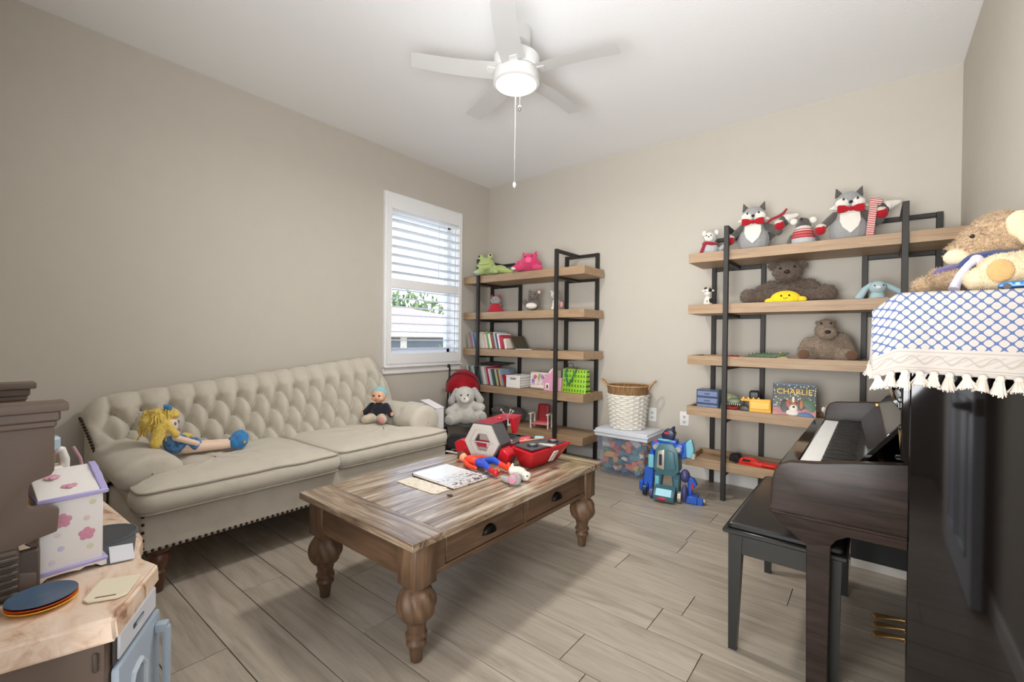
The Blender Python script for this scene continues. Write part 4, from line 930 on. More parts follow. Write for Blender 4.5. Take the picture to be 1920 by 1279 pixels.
# big books propped behind the third-shelf row
o = book(.655, .9845, .012, .14, .21, (74,66,50), R(-30), 'dark spotted book leaning against the right end of the third-shelf row', 'picture books leaning on the third left shelf', -.33)
b = MB().box(0, .17, 0, .11, 0, .006, .001); o = b.build('leaflet', plain('leaflet_pale', (214,222,226), .5), None, label='pale blue leaflet lying flat on the third left shelf', cat='leaflet'); o.location = (.70, -.385, .985); o.rotation_euler = (0, 0, R(4))
b = MB().box(0, .2, 0, .14, 0, .012, .0015); o = b.build('flat_book', plain('flat_brown', (104,88,72), .6), None, label='thin brown book lying flat beside the pale leaflet', cat='book'); o.location = (.885, -.37, .985)
cols4 = [(188,190,178),(160,170,160),(206,206,198),(70,96,96),(150,168,160),(190,196,190),(62,110,118),(96,140,140),(40,72,92),(120,130,120),(188,188,196),(224,222,214),(170,160,160),(178,36,60),(206,210,222),(180,190,210),(72,96,80),(60,72,66),(176,170,140),(84,78,60),(196,160,110),(120,150,180)]
nm4 = ['pale green','grey-green','white','dark teal','sage','light grey','teal','sea green','navy','moss','silver','cream','taupe','crimson','pale lilac','light blue','dark green','charcoal green','khaki','brown-green','tan','dusty blue']
x = .06; ordn2 = ordn + ['second from the right', 'rightmost']
for k, c in enumerate(cols4):
    th = random.choice((.016, .020, .024)); h = .182 if k < 14 else .165
    book(x, .6225, th, h, .21, c, R(-15), f'{nm4[k]} book leaning in the fourth-shelf row, {ordn2[k]}', 'picture books leaning on the fourth left shelf'); x += th*1.037+.0012
for i, (c, z, lab) in enumerate((((52,52,56), .812, 'dark book laid flat on top of the fourth-shelf row'), ((70,66,60), .826, 'grey-brown book laid topmost over the fourth-shelf row'))):
    b = MB().box(0, .27, 0, .15, 0, .012, .001); o = b.build('flat_book', plain('flatc%d' % i, c, .5), None, label=lab, cat='book'); o.location = (.13+.07*i, -.25, z); o.rotation_euler = (0, R(1), 0)
book(.573, .6225, .009, .122, .20, (168,36,44), R(-22), 'red book leaning against the white basket on the fourth shelf', 'picture books leaning on the fourth left shelf')
# white plastic basket
t = thing('plastic_basket', 'small white slotted plastic basket on the fourth left shelf', 'basket', (.68, -.27, .622))
M_wp = plain('white_plastic', (236,234,230), .4)
b = MB(); w0, d0, hh = .085, .115, .115
def wall(x0, x1, y0, y1, rows, cols, along):
    for k in range(cols+1):
        q = k/cols
        if along == 'x': xx = x0+(x1-x0)*q; b.box(xx-.003, xx+.003, y0, y1, 0, hh)
        else: yy = y0+(y1-y0)*q; b.box(x0, x1, yy-.003, yy+.003, 0, hh)
    for k in range(rows+1):
        z = hh*k/rows; b.box(x0, x1, y0, y1, max(0, z-.004), min(hh, z+.004))
b.box(-w0, w0, -d0, -d0+.004, 0, hh, .001); wall(w0-.004, w0, -d0, d0, 5, 14, 'y'); b.box(-w0, -w0+.004, -d0, d0, 0, hh); b.box(-w0, w0, d0-.004, d0, 0, hh); b.box(-w0, w0, -d0, d0, 0, .004); b.box(-w0-.004, w0+.004, -d0-.004, -d0+.004, hh-.01, hh+.002, .002).box(w0-.004, w0+.004, -d0, d0, hh-.01, hh+.002, .002)
b.build('tub', M_wp, t)
MB().box(-.035, .035, -d0-.002, -d0+.003, .078, .094, .007).build('hand_hole', plain('hole_grey', (128,124,118), .7), t)
t.rotation_euler = (0, 0, R(0))
# pink toy house
t = thing('toy_house', 'pink and white fold-out toy house with painted rooms on the fourth left shelf', 'toy house', (.99, -.28, .622))
M_pk = plain('toy_pink', (222,160,184), .4); M_cr2 = plain('toy_cream', (240,232,224), .4)
MB().box(-.17, .06, -.012, .006, 0, .155, .02, seg=3).build('back_wall', M_cr2, t)
mk, nt, bs = base('painted_room'); v = coords(nt); n = noise_n(nt, v, 26, 3, .6)
nt.links.new(ramp(nt, n, [(.3, srgb((120,90,90))), (.42, srgb((226,200,206))), (.52, srgb((236,226,214))), (.6, srgb((200,150,176))), (.7, srgb((150,170,120)))]), bs.inputs['Base Color']); bs.inputs['Roughness'].default_value = .5
MB().box(-.155, .045, -.015, -.011, .012, .145, .004).build('painted_scene', mk, t)
for x, z, c in ((-.115, .112, (206,90,120)), (-.07, .118, (150,190,90)), (-.03, .11, (176,120,190)), (-.14, .075, (150,130,196))):
    b = MB()
    for a in range(5): b.ell((x+.011*cos(a*1.257), -.017, z+.011*sin(a*1.257)), (.009,.002,.009), n=8)
    b.build('painted_flower', plain('pf%d%d%d' % c, c, .5), t)
MB().box(-.145, .03, -.06, -.016, .012, .04, .006).build('toy_bed', plain('bed_white', (238,226,214), .5), t)
hw = MB().prism([(.03, 0), (.13, 0), (.13, .175), (.105, .20), (.03, .10)], 'y', -.09, -.07, .002).build('front_wing', M_pk, t)
MB().box(.125, .145, -.088, .02, 0, .19, .004).build('side_wall', M_cr2, t)
MB().prism([(.085, .165), (.13, .21), (.13, .192), (.09, .15)], 'y', -.095, -.02, .002).build('gable', M_cr2, t)
b = MB().box(.052, .092, -.096, -.09, .012, .07, .002); b.build('door', M_cr2, hw); MB().box(.066, .082, -.098, -.096, .024, .056).build('door_opening', plain('plum_dark', (88,56,70), .6), hw)
MB().box(.15, .198, -.06, .0, 0, .12, .004).build('annex', M_pk, t)
# brown bag figure behind the post + green gift bag
t = thing('paper_bag', 'small brown patterned paper bag behind the green gift bag', 'bag', (1.205, -.19, .622))
mk, nt, bs = base('brown_print'); v = coords(nt); nt.links.new(ramp(nt, noise_n(nt, v, 40, 3), [(.35, srgb((86,62,48))), (.5, srgb((190,164,134))), (.65, srgb((150,116,90)))]), bs.inputs['Base Color'])
MB().box(-.055, .055, -.03, .03, 0, .21, .004).build('bag_body', mk, t); MB().tube([(-.03,-.02,.21), (-.025,-.02,.24), (.0,-.02,.25), (.025,-.02,.24), (.03,-.02,.21)], .003, 6).build('bag_handle', plain('cord_dark', (58,44,38), .7), t)
t = thing('gift_bag', 'lime green gift bag with dark flower dots on the fourth left shelf', 'gift bag', (1.315, -.30, .622), R(0))
mk, nt, bs = base('lime_dots'); v = coords(nt, (36, 36, 24)); vm = nt.nodes.new('ShaderNodeVectorMath'); vm.operation = 'FRACTION'; nt.links.new(v, vm.inputs[0])
sb = nt.nodes.new('ShaderNodeVectorMath'); sb.operation = 'SUBTRACT'; sb.inputs[1].default_value = (.5,.5,.5); nt.links.new(vm.outputs[0], sb.inputs[0])
sx = nt.nodes.new('ShaderNodeSeparateXYZ'); nt.links.new(sb.outputs[0], sx.inputs[0]); cb = nt.nodes.new('ShaderNodeCombineXYZ'); nt.links.new(sx.outputs[0], cb.inputs[0]); nt.links.new(sx.outputs[2], cb.inputs[1])
ln = nt.nodes.new('ShaderNodeVectorMath'); ln.operation = 'LENGTH'; nt.links.new(cb.outputs[0], ln.inputs[0])
rp = nt.nodes.new('ShaderNodeValToRGB'); rp.color_ramp.interpolation = 'CONSTANT'; e = rp.color_ramp.elements; e.new(.5); e.new(.6)
for q, (p_, c_) in zip(e, ((0, (150,200,50)), (.10, (62,110,30)), (.33, (176,218,66)), (.46, (140,192,48)))): q.position = p_; q.color = srgb(c_)
nt.links.new(ln.outputs['Value'], rp.inputs[0]); nt.links.new(rp.outputs[0], bs.inputs['Base Color']); bs.inputs['Roughness'].default_value = .35
b = MB()
b.prism([(-.118, -.045), (.118, -.045), (.118, .045), (-.118, .045)], 'z', 0, .205, .002)
for vv in b.bm.verts:
    if vv.co.z > .1: vv.co.y *= .55
b.build('bag_body', mk, t)
M_gh = plain('green_ribbon', (30,110,70), .5)
b = MB().tube([(-.075,-.03,.205), (-.073,-.055,.17), (-.055,-.062,.10), (-.035,-.064,.075), (-.015,-.062,.10), (.012,-.055,.17), (.02,-.03,.205)], .0075, 8); b.build('bag_handle', M_gh, t)
# bottom shelf: a dark fluffy bundle, a white wire rack, the doll high chair
t = thing('fur_bundle', 'dark grey fluffy bundle in the shadow of the lowest left shelf', 'toy', (.50, -.24, .258))
skin(t, 'bundle', [('e', (0,0,.055), (.19,.11,.058)), ('e', (-.06,-.03,.10), (.11,.08,.05)), ('e', (.10,.02,.09), (.10,.08,.05))], fur('charcoal_fur', (92,86,80), 40, 1, .5), .01, .010, fscale=70)
t = thing('toy_stand', 'white three-pronged plastic toy stand in front of the dark bundle', 'toy', (.60, -.42+.06, .258))
b = MB().cone((0,0,0), (0,0,.09), .012, .006, 12); b.cone((0,0,0), (0,0,.008), .045, .04, 16)
for a in (200, 340, 90): b.tube([(0,0,.088), (.04*cos(R(a)), .02*sin(R(a)), .10), (.075*cos(R(a)), .04*sin(R(a)), .135)], [.006,.006,.004], 8); b.ell((.078*cos(R(a)), .042*sin(R(a)), .138), .011, n=8)
b.build('stand', M_wp, t)
t = thing('doll_high_chair', 'white wooden doll chair with red padded back and pink seat', 'doll chair', (.925, -.26, .258), R(14))
M_rp = plain('red_pad', (176,52,58), .5, var=.15); M_pp = plain('pink_pad', (226,132,140), .5, var=.12)
MB().box(-.075, .075, -.06, .06, .035, .055, .008, seg=2).build('seat', M_pp, t)
MB().obox((.0, .055, .13), (.11, .016, .17), (R(-10), 0, 0), .02, 3).build('backrest', M_rp, t)
for sx in (-.085, .085):
    MB().box(sx-.012, sx+.012, -.085, .06, .128, .142, .006, seg=2).build('armrest', M_cr2, t)
    for sy in (-.06, .04): MB().lathe([(.006, 0), (.010, .01), (.007, .03), (.009, .06), (.005, .09), (.009, .12), (.006, .13)], 12, (sx, sy, 0)).build('leg', M_cr2, t)

# ================================================================ DOLL STROLLER
M_tube = plain('stroller_tube', (44,44,46), .4, .3); M_can = cloth('red_nylon', (186,26,44), 200, .2, .12, .55, .2); M_sg = cloth('stroller_grey', (92,94,98), 240, .3, .1)
t = thing('doll_stroller', 'red and black toy doll stroller parked between sofa and bookcase', 'stroller', (.44, -.84, 0), R(36))
for sx in (-.135, .135):
    MB().tube([(sx, -.13, .05), (sx, -.02, .30), (sx, .10, .56), (sx, .17, .74), (sx, .175, .80), (sx, .15, .835), (sx, .11, .835), (sx, .09, .82)], .009, 10).build('handle_tube', M_tube, t)
    MB().tube([(sx, .16, .05), (sx, .04, .28), (sx, -.04, .36)], .008, 8).build('rear_leg', M_tube, t)
    for y in (-.135, .165):
        for dx in (-.014, .014):
            MB().lathe([(.03, -.007), (.042, -.006), (.042, .006), (.03, .007)], 20, (sx+dx, y, .042), mx=Matrix.Rotation(pi/2, 4, 'Y')).build('wheel', M_tube, t)
MB().tube([(-.135, .16, .10), (.135, .16, .10)], .007, 8).build('axle_bar', M_tube, t); MB().tube([(-.135, -.10, .12), (.135, -.10, .12)], .007, 8).build('foot_bar', M_tube, t)
b = MB().prism([(-.16, .315), (.05, .285), (.06, .30), (.15, .62), (.135, .63), (.045, .32), (-.16, .335)], 'x', -.12, .12, .006); b.build('seat_sling', M_sg, t)
b = MB()
def can(u, v):
    a = R(10) + R(125)*v; th = pi*u; rad = .185 + .012*sin(pi*u)*sin(v*pi*3)
    c = Vector((0, .13, .60)); x = -.155*cos(th); hgt = sin(th)
    d = Vector((0, -sin(a-R(45)), cos(a-R(45))))
    return c + Vector((x, 0, 0)) + d*(rad*hgt**.8)
b.grid(21, 14, can); bmesh.ops.solidify(b.bm, geom=b.bm.faces[:], thickness=.004); cn = b.build('canopy', M_can, t, 60)
for a0 in (R(10), R(72), R(135)):
    b = MB().tube([Vector((0,.13,.60)) + Vector((-.157*cos(pi*k/14), 0, 0)) + Vector((0, -sin(a0-R(45)), cos(a0-R(45))))*(.188*max(.0, sin(pi*k/14))**.8) for k in range(15)], .004, 6); b.build('canopy_rib', M_tube, cn)
MB().box(-.11, .11, -.02, .14, .10, .20, .02, seg=2).build('under_basket', M_sg, t)
# white folded board standing behind the sofa arm
t = thing('white_box', 'white cardboard box standing on the floor behind the sofa\'s right arm', 'box', (.60, -1.41, 0), R(-1))
MB().box(-.20, .19, -.03, .05, 0, .565, .004).build('carton', plain('white_card', (222,220,222), .6), t); MB().obox((.10, .01, .580), (.19, .085, .005), (0, R(14), 0), .001).build('flap', plain('white_card2', (226,224,228), .6), t)

# ================================================================ BIN OF BRICKS, BASKET, ROBOT
BXa, BXb, BYa, BYb, BH = 1.565, 1.965, -.375, -.06, .33
t = thing('storage_bin', 'clear plastic storage bin full of toy bricks under the white wicker basket', 'storage bin', (1.76, -.22, 0))
M_clr = seethru('clear_bin', (160,176,206), .27, .12); M_lid = plain('lid_white', (214,218,226), .45)
b = MB(); o_, i_ = [(BXa+.02, BYa+.015), (BXb-.02, BYa+.015), (BXb-.02, BYb-.01), (BXa+.02, BYb-.01)], [(BXa-.01, BYa-.012), (BXb+.03, BYa-.012), (BXb+.03, BYb+.005), (BXa-.01, BYb+.005)]
A = [b.bm.verts.new((*p, .004)) for p in o_]; B = [b.bm.verts.new((*p, BH)) for p in i_]
b.bm.faces.new(A[::-1])
for k in range(4): b.bm.faces.new((A[k], A[(k+1) % 4], B[(k+1) % 4], B[k]))
bmesh.ops.bevel(b.bm, geom=b.bm.edges[:], offset=.012, segments=3, affect='EDGES'); b.build('tub', M_clr, t, world=True)
b = MB().box(BXa-.022, BXb+.045, BYa-.025, BYb+.015, BH, BH+.016, .007, seg=2); b.box(BXa-.012, BXb+.035, BYa-.016, BYb+.008, BH+.014, BH+.034, .010, seg=2); b.box(BXa-.014, BXb+.036, BYa-.017, BYb+.007, BH-.028, BH, .004); b.build('lid', M_lid, t, world=True)
bc = {'orange': (214,122,66), 'yellow': (224,182,96), 'white': (230,228,222), 'blue': (78,110,150), 'teal': (86,136,140), 'red': (176,78,66), 'green': (122,150,104), 'tan': (206,170,110)}
bm1 = {}
def brick_mesh(nx, ny, s=.0145, hz=.0165):
    b = MB().box(-nx*s/2, nx*s/2, -ny*s/2, ny*s/2, 0, hz, .001)
    for i in range(nx):
        for j in range(ny): b.cone((-nx*s/2+s*(i+.5), -ny*s/2+s*(j+.5), hz), (-nx*s/2+s*(i+.5), -ny*s/2+s*(j+.5), hz+.0035), .0048, n=8)
    return b
rnd = random.Random(3); placed = []
kinds = {'small': (2, 2, 1), 'long': (4, 2, 1), 'big': (4, 2, 1.35)}
cnt = {}
for k in range(2600):
    if len(placed) >= 240: break
    cn_ = rnd.choice(('orange','orange','yellow','yellow','white','blue','teal','red','green','tan')); kd = rnd.choices(('small', 'long', 'big'), (5, 5, 2.4))[0]; nx, ny, sc = kinds[kd]; sc *= 1.5
    u_ = .0145*sc; mx_ = u_*(nx*.5+ny*.30)+.024; my_ = u_*(ny*.5+nx*.30)+.022; mz_ = u_*(ny*.5+nx*.24)+.008
    z = rnd.uniform(mz_, .235 if rnd.random() < .8 else .262); q = z/BH; face = rnd.random()
    x = rnd.uniform(BXa+mx_-.02*q, BXb-mx_+.02*q); y = BYa+my_-.020*q + (0 if face < .72 else rnd.uniform(.03, .2))
    if .72 <= face < .86: x = BXb-mx_+.03*q; y = rnd.uniform(BYa+my_, BYb-my_)
    y = min(y, BYb-my_+.01)
    rad = .0145*max(nx, ny)*sc*.42
    if any((x-a)**2+(y-b_)**2+(z-c)**2 < (rad+r_)**2*.72 for a, b_, c, r_ in placed): continue
    placed.append((x, y, z, rad)); key = (cn_, kd)
    if key not in bm1: bm1[key] = brick_mesh(nx, ny, .0145*sc, .0165*sc).mesh('toy_brick', plain('brick_'+cn_, bc[cn_], .35))
    o = link('toy_brick', bm1[key], None, f'{cn_} {kd} studded toy brick in the heap inside the clear bin', 'toy brick', f'{cn_} {kd} bricks in the clear bin', loc=(x, y, z))
    o.rotation_euler = (rnd.choice((0, R(90), R(80), R(25))), rnd.uniform(-.45, .45), rnd.uniform(-.6, .6))
# the unseen heart of the heap
b = MB(); b.box(BXa+.11, BXb-.11, BYa+.13, BYb-.06, .01, .20, .02)
for k in range(260): b.obox((rnd.uniform(BXa+.10, BXb-.10), rnd.uniform(BYa+.125, BYb-.06), rnd.uniform(.03, .23)), (.05, .03, .03), (rnd.random()*3, rnd.random()*3, rnd.random()*3))
mk, nt, bs = base('brick_mix'); v = coords(nt); vo = nt.nodes.new('ShaderNodeTexVoronoi'); vo.inputs['Scale'].default_value = 30; nt.links.new(v, vo.inputs['Vector'])
sx = nt.nodes.new('ShaderNodeSeparateXYZ'); nt.links.new(vo.outputs['Color'], sx.inputs[0]); nt.links.new(ramp(nt, sx.outputs[0], [(0, srgb((60,90,130))), (.25, srgb((206,120,60))), (.45, srgb((70,120,130))), (.65, srgb((220,180,90))), (.8, srgb((190,190,190))), (1, srgb((90,110,150)))]), bs.inputs['Base Color'])
o = b.build('brick_heap', mk, None, label='dense mixed heap of toy bricks filling the middle of the clear bin', cat='toy bricks', kind='stuff')
# white wicker basket with a tan band
t = thing('wicker_basket', 'white wicker basket with a brown woven rim on the plastic bin', 'basket', (1.757, -.21, BH+.034), R(14))
M_wk2 = plain('white_wicker', (232,228,218), .6, bumpy=.4, bscale=120); M_rim = wood('sea_grass', (150,112,74), (204,168,124), 2, 2, 14, .8, .6, False)
def brad(z): return .128 + .034*(z/.33)
b = MB(); nst = 22
for k in range(nst):
    a = 2*pi*k/nst; b.tube([(brad(z)*cos(a), brad(z)*sin(a), z) for z in (.004, .09, .18, .28)], .0042, 6)
b.build('stake', M_wk2, t)['kind'] = 'stuff'
b = MB(); nz = 17
for j in range(nz):
    z = .010 + .0165*j; pts = []
    for k in range(nst*2): a = 2*pi*k/(nst*2); pts.append(((brad(z)+(.0080 if (k % 4) == (j % 2)*2 else (-.0080 if (k % 4) == ((j+1) % 2)*2 else 0)))*cos(a), (brad(z)+(.0080 if (k % 4) == (j % 2)*2 else (-.0080 if (k % 4) == ((j+1) % 2)*2 else 0)))*sin(a), z+.003*noise.noise(Vector((k*.7, j*1.3, 0)))))
    b.tube(pts, .0088, 6, True)
b.lathe([(.12, 0), (.128, .004), (.12, .008)], 40); b.build('weave', M_wk2, t)['kind'] = 'stuff'
b = MB(); b.grid(60, 8, lambda u, v: Vector(((brad(.285+.06*v)+.004+.002*sin(u*2*pi*45))*cos(2*pi*u), (brad(.285+.06*v)+.004+.002*sin(u*2*pi*45))*sin(2*pi*u), .282+.066*v)), closed_u=True)
bmesh.ops.solidify(b.bm, geom=b.bm.faces[:], thickness=-.006); b.tube([((brad(.35)+.003)*cos(2*pi*k/40), (brad(.35)+.003)*sin(2*pi*k/40), .349) for k in range(40)], .006, 8, True); b.build('rim', M_rim, t, 60)
for sg in (-1, 1):
    c = sg*(brad(.34)+.002); b = MB().tube([(c, -.03, .325), (c+sg*.02, -.034, .36), (c+sg*.045, -.022, .385), (c+sg*.055, 0, .392), (c+sg*.045, .022, .385), (c+sg*.02, .034, .36), (c, .03, .325)], .008, 8); b.build('handle', M_rim, t)

# ---- blue-green transforming robot toy on the floor
t = thing('toy_robot', 'big blue and teal plastic robot toy standing on the floor by the bin', 'toy robot', (2.235, -.60, 0), R(8))
M_rb = plain('robot_blue', (40,92,190), .35); M_rt = plain('robot_teal', (70,112,122), .4); M_rg = plain('robot_silver', (176,170,156), .35, .3); M_rn = plain('robot_navy', (30,38,72), .35); M_rp2 = plain('robot_purple', (72,74,122), .4); M_rc = plain('robot_cyan', (120,190,210), .35); M_rr = plain('robot_red', (190,40,60), .4)
MB().prism([(-.085,.20), (-.075,.34), (-.04,.385), (.04,.385), (.075,.34), (.085,.20), (.05,.165), (-.05,.165)], 'y', -.06, .06, .012, seg=2).build('torso', M_rt, t)
MB().prism([(-.062,.215), (-.055,.33), (-.01,.345), (-.01,.205)], 'y', -.074, -.05, .006, seg=2).build('chest_plate', M_rg, t); MB().box(-.045, -.026, -.079, -.07, .235, .31, .003).build('chest_vent', M_rn, t)
MB().prism([(.0,.205), (.0,.345), (.05,.33), (.065,.215)], 'y', -.072, -.05, .008, seg=2).build('chest_plate', M_rt, t)
MB().box(-.062, .062, -.05, .05, .375, .41, .012, seg=2).build('collar', M_rb, t); MB().ell((-.015, -.045, .405), (.05, .02, .008), n=14).build('visor', M_rc, t)
MB().prism([(-.035,.41), (-.04,.44), (-.015,.475), (.03,.478), (.05,.45), (.04,.41)], 'y', -.045, .035, .01, seg=2).build('head', M_rn, t); MB().box(.025, .042, -.03, .02, .45, .495, .004).build('antenna', M_rn, t); MB().box(-.02, .012, -.05, -.04, .445, .46, .003).build('crest', M_rr, t)
for sg in (-1, 1):
    s_ = MB().box(sg*.075-.03, sg*.075+.03, -.05, .05, .32, .385, .014, seg=2).build('shoulder', M_rb, t)
    MB().cone((sg*.075, -.055, .352), (sg*.075, -.05, .352), .018, n=14).build('shoulder_boss', M_rg, s_)
# left arm hangs to the floor side as a long limb
ua = MB().prism([(-.118,.20), (-.125,.30), (-.10,.335), (-.085,.30), (-.09,.19)], 'y', -.03, .03, .008).build('upper_arm', M_rb, t); MB().box(-.125, -.088, -.045, -.02, .20, .29, .004).build('arm_stripe', M_rc, ua)
MB().prism([(-.165,.06), (-.15,.20), (-.09,.20), (-.09,.09)], 'y', -.035, .03, .008).build('forearm', M_rb, t)
for k in range(3): MB().box(-.185+.032*k, -.158+.032*k, -.05, .01, .03, .10, .008).build('fist_finger', M_rb, t)
MB().lathe([(.022,-.014), (.04,-.012), (.04,.012), (.022,.014)], 18, (-.145, -.03, .041), mx=Matrix.Rotation(pi/2, 4, 'Y')).build('wheel', M_rn, t)
MB().prism([(.09,.28), (.085,.37), (.12,.41), (.15,.40), (.14,.30)], 'y', -.03, .035, .008).build('upper_arm', M_rb, t); MB().prism([(.125,.30), (.12,.40), (.155,.43), (.175,.36), (.165,.30)], 'y', -.045, .0, .006).build('raised_wing', M_rc, t)
MB().box(.15, .185, -.045, .0, .29, .335, .008).build('fist', M_rg, t)
MB().cone((-.075,-.02,.365), (-.06,-.02,.375), .03, .02, 12).build('red_cap', M_rr, t)
# legs: two teal columns, a purple knee, car front as shield between
for sg in (-1, 1):
    lg = MB().prism([(sg*.03,.17), (sg*.085,.18), (sg*.082,.02), (sg*.045,.02)], 'y', -.035, .03, .008).build('leg', M_rt, t); MB().box(min(sg*.05, sg*.078), max(sg*.05, sg*.078), -.042, -.034, .05, .15, .003).build('shin_plate', M_rc if sg < 0 else M_rt, lg)
    MB().lathe([(.018,-.012), (.036,-.010), (.036,.010), (.018,.012)], 20, (sg*.092, -.065, .037), mx=Matrix.Rotation(pi/2, 4, 'Y')).build('wheel', M_rg if sg > 0 else M_rp2, t)
MB().box(-.075, .075, -.05, .03, .165, .18, .004).build('hip_bar', M_rt, t)
MB().prism([(-.14,.012), (-.15,.05), (-.115,.085), (-.05,.10), (-.02,.03), (-.04,.008)], 'x', -.068, .068, .008, seg=2).build('car_nose', M_rt, t)
MB().prism([(-.152,.052), (-.118,.09), (-.112,.085), (-.147,.048)], 'x', -.05, .05).build('windscreen', M_rc, t); MB().ell((-.01, -.143, .032), (.034, .008, .014), n=14).build('red_bumper', M_rr, t)
MB().ell((.115, -.01, .17), (.032, .035, .045), n=14).build('knee_guard', M_rp2, t); MB().prism([(.13,.03), (.135,.17), (.17,.16), (.195,.12), (.165,.09), (.16,.03)], 'y', -.02, .02, .006).build('outer_leg', M_rb, t); MB().ell((.12, -.05, .065), (.02, .03, .06), n=14).build('hip_wheel', M_rp2, t)
MB().box(.125, .20, -.06, .03, 0, .052, .006).build('foot', M_rb, t); MB().prism([(-.05,0), (-.05,.05), (.04,.012), (.04,0)], 'x', .19, .235, .004).build('toe', M_rb, t); MB().ell((.24, -.03, .028), (.014, .014, .014), n=10).build('toe_bolt', M_rg, t); MB().box(.158, .172, -.03, -.02, .09, .13).build('red_stripe', M_rr, t)
# ================================================================ THINGS ON THE RIGHT BOOKCASE
def text_mesh(s, size, mt, depth=.0006):
    cu = bpy.data.curves.new('t', 'FONT'); cu.body = s; cu.size = size; cu.extrude = depth; cu.align_x = 'CENTER'
    o = bpy.data.objects.new('t', cu); COL.objects.link(o); dg = bpy.context.evaluated_depsgraph_get()
    me = bpy.data.meshes.new_from_object(o.evaluated_get(dg)); bpy.data.objects.remove(o); me.materials.clear(); me.materials.append(mt); return me
Z3, Z4, Z5 = .950, .588, .224
t = thing('toy_crocodile', 'green rubber crocodile with an open mouth on the third right shelf', 'toy', (2.775, -.30, Z3), R(4))
M_crc = plain('croc_green', (84,104,78), .6, bumpy=.6, bscale=90, var=.25)
skin(t, 'body', [('c', (-.13,.0,.03), (-.05,0,.04), .008, .022), ('c', (-.05,0,.04), (.05,0,.04), .022, .022), ('c', (.05,0,.042), (.078,-.01,.05), .02, .016), ('c', (.078,-.01,.055), (.128,-.02,.066), .014, .007), ('c', (.03,-.02,.03), (.05,-.045,.008), .010, .008), ('c', (-.04,-.02,.03), (-.05,-.045,.008), .010, .008), ('c', (-.04,.02,.03), (-.05,.045,.008), .01, .008), ('c', (.03,.02,.03), (.05,.045,.008), .01, .008)], M_crc, .004, .0015, fscale=140)
skin(t, 'lower_jaw', [('c', (.072,-.01,.036), (.122,-.02,.034), .012, .006)], plain('croc_yellow', (196,188,120), .6), .003)
for y in (-.006, -.026): MB().ell((.084, y, .068), .005, n=8).build('eye', plain('croc_eye', (220,190,80), .4), t)
b = MB()
for k in range(8): b.cone((-.10+.022*k, 0, .048+.010*sin(k/8*pi)), (-.104+.022*k, 0, .064+.010*sin(k/8*pi)), .005, .001, 6)
b.build('back_spines', M_crc, t)['kind'] = 'stuff'
t = thing('toy_bug', 'small red rubber toy by the left front post on the third right shelf', 'toy', (2.565, -.31, Z3))
skin(t, 'body', [('e', (0,0,.02), (.035,.022,.022)), ('e', (.035,0,.026), (.018,.018,.016))], plain('bug_red', (170,40,50), .5), .004); MB().ell((.045,-.014,.032), .004, n=8).build('eye', M_eye, t)
# drawer organiser
t = thing('drawer_organizer', 'blue-grey clear plastic drawer organizer at the left end of the fourth right shelf', 'organizer', (2.415, -.27, Z4), R(-2))
M_ob = plain('organizer_frame', (84,98,130), .35); M_od = seethru('organizer_drawer', (150,166,206), .62, .2); M_od2 = plain('organizer_inside', (70,80,112), .6)
b = MB()
for z in (0, .048, .096, .144): b.box(-.075, .075, -.06, .06, z, z+.005)
b.box(-.075, -.071, -.06, .06, 0, .149).box(.071, .075, -.06, .06, 0, .149).box(-.075, .075, .056, .06, 0, .149); b.build('case', M_ob, t)
for k in range(3):
    d_ = MB().box(-.069, .069, -.064, -.058, .048*k+.008, .048*k+.045, .003).build('drawer', M_od, t); MB().box(-.066, .066, -.056, .05, .048*k+.008, .048*k+.028+.008*(k % 2)).build('contents', M_od2, d_); MB().box(-.02, .02, -.07, -.063, .048*k+.024, .048*k+.030, .002).build('pull', M_ob, d_)
# dinosaur head toy
t = thing('toy_dinosaur', 'grey-green toy dinosaur head with red jaw between the organizer and the yellow toy', 'toy', (2.560, -.29, Z4), R(10))
M_dg = plain('dino_green', (150,166,138), .5, bumpy=.4, bscale=80, var=.2)
skin(t, 'head', [('e', (0,0,.085), (.055,.04,.035)), ('e', (.02,-.03,.075), (.045,.04,.022)), ('e', (-.02,.01,.105), (.03,.03,.025)), ('c', (-.04,.01,.06), (-.045,.015,.015), .022, .026)], M_dg, .004)
skin(t, 'jaw', [('e', (.012,-.03,.030), (.045,.04,.014))], plain('dino_red', (170,60,60), .5), .004)
b = MB()
for k in range(7): b.cone((-.02+.013*k, -.064+.004*abs(k-3), .062), (-.02+.013*k, -.066+.004*abs(k-3), .050), .004, .001, 6)
b.build('teeth', plain('tooth', (236,232,220), .4), t)['kind'] = 'stuff'
MB().ell((.0,-.036,.105), .007, n=8).build('eye', plain('dino_eye', (220,170,60), .3), t)
# yellow toy loader
t = thing('toy_loader', 'yellow and black toy front loader facing its yellow scoop outward', 'toy vehicle', (2.702, -.29, Z4), R(6))
M_ty = plain('toy_yellow', (238,176,30), .35); M_tk = plain('toy_black', (24,24,24), .4)
MB().prism([(-.02,.035), (-.02,.115), (.105,.12), (.11,.035)], 'y', -.07, -.062, .004).build('scoop_plate', M_ty, t); MB().box(-.02, .11, -.072, -.01, .028, .040, .003).build('scoop_floor', M_ty, t)
MB().box(-.012, .10, -.075, -.069, .05, .10, .003).build('scoop_panel', plain('toy_yellow2', (250,190,50), .3), t)
MB().box(-.06, .03, -.03, .06, .04, .10, .01, seg=2).build('hull', M_tk, t); cb_ = MB().box(-.025, .035, -.02, .045, .10, .165, .008).build('cab', M_tk, t); MB().box(-.018, .028, -.0225, -.018, .112, .155, .003).build('cab_window', plain('toy_glass', (60,66,72), .1), cb_)
MB().box(-.075, .04, -.045, -.028, .095, .112, .004).build('lift_arm', M_ty, t)
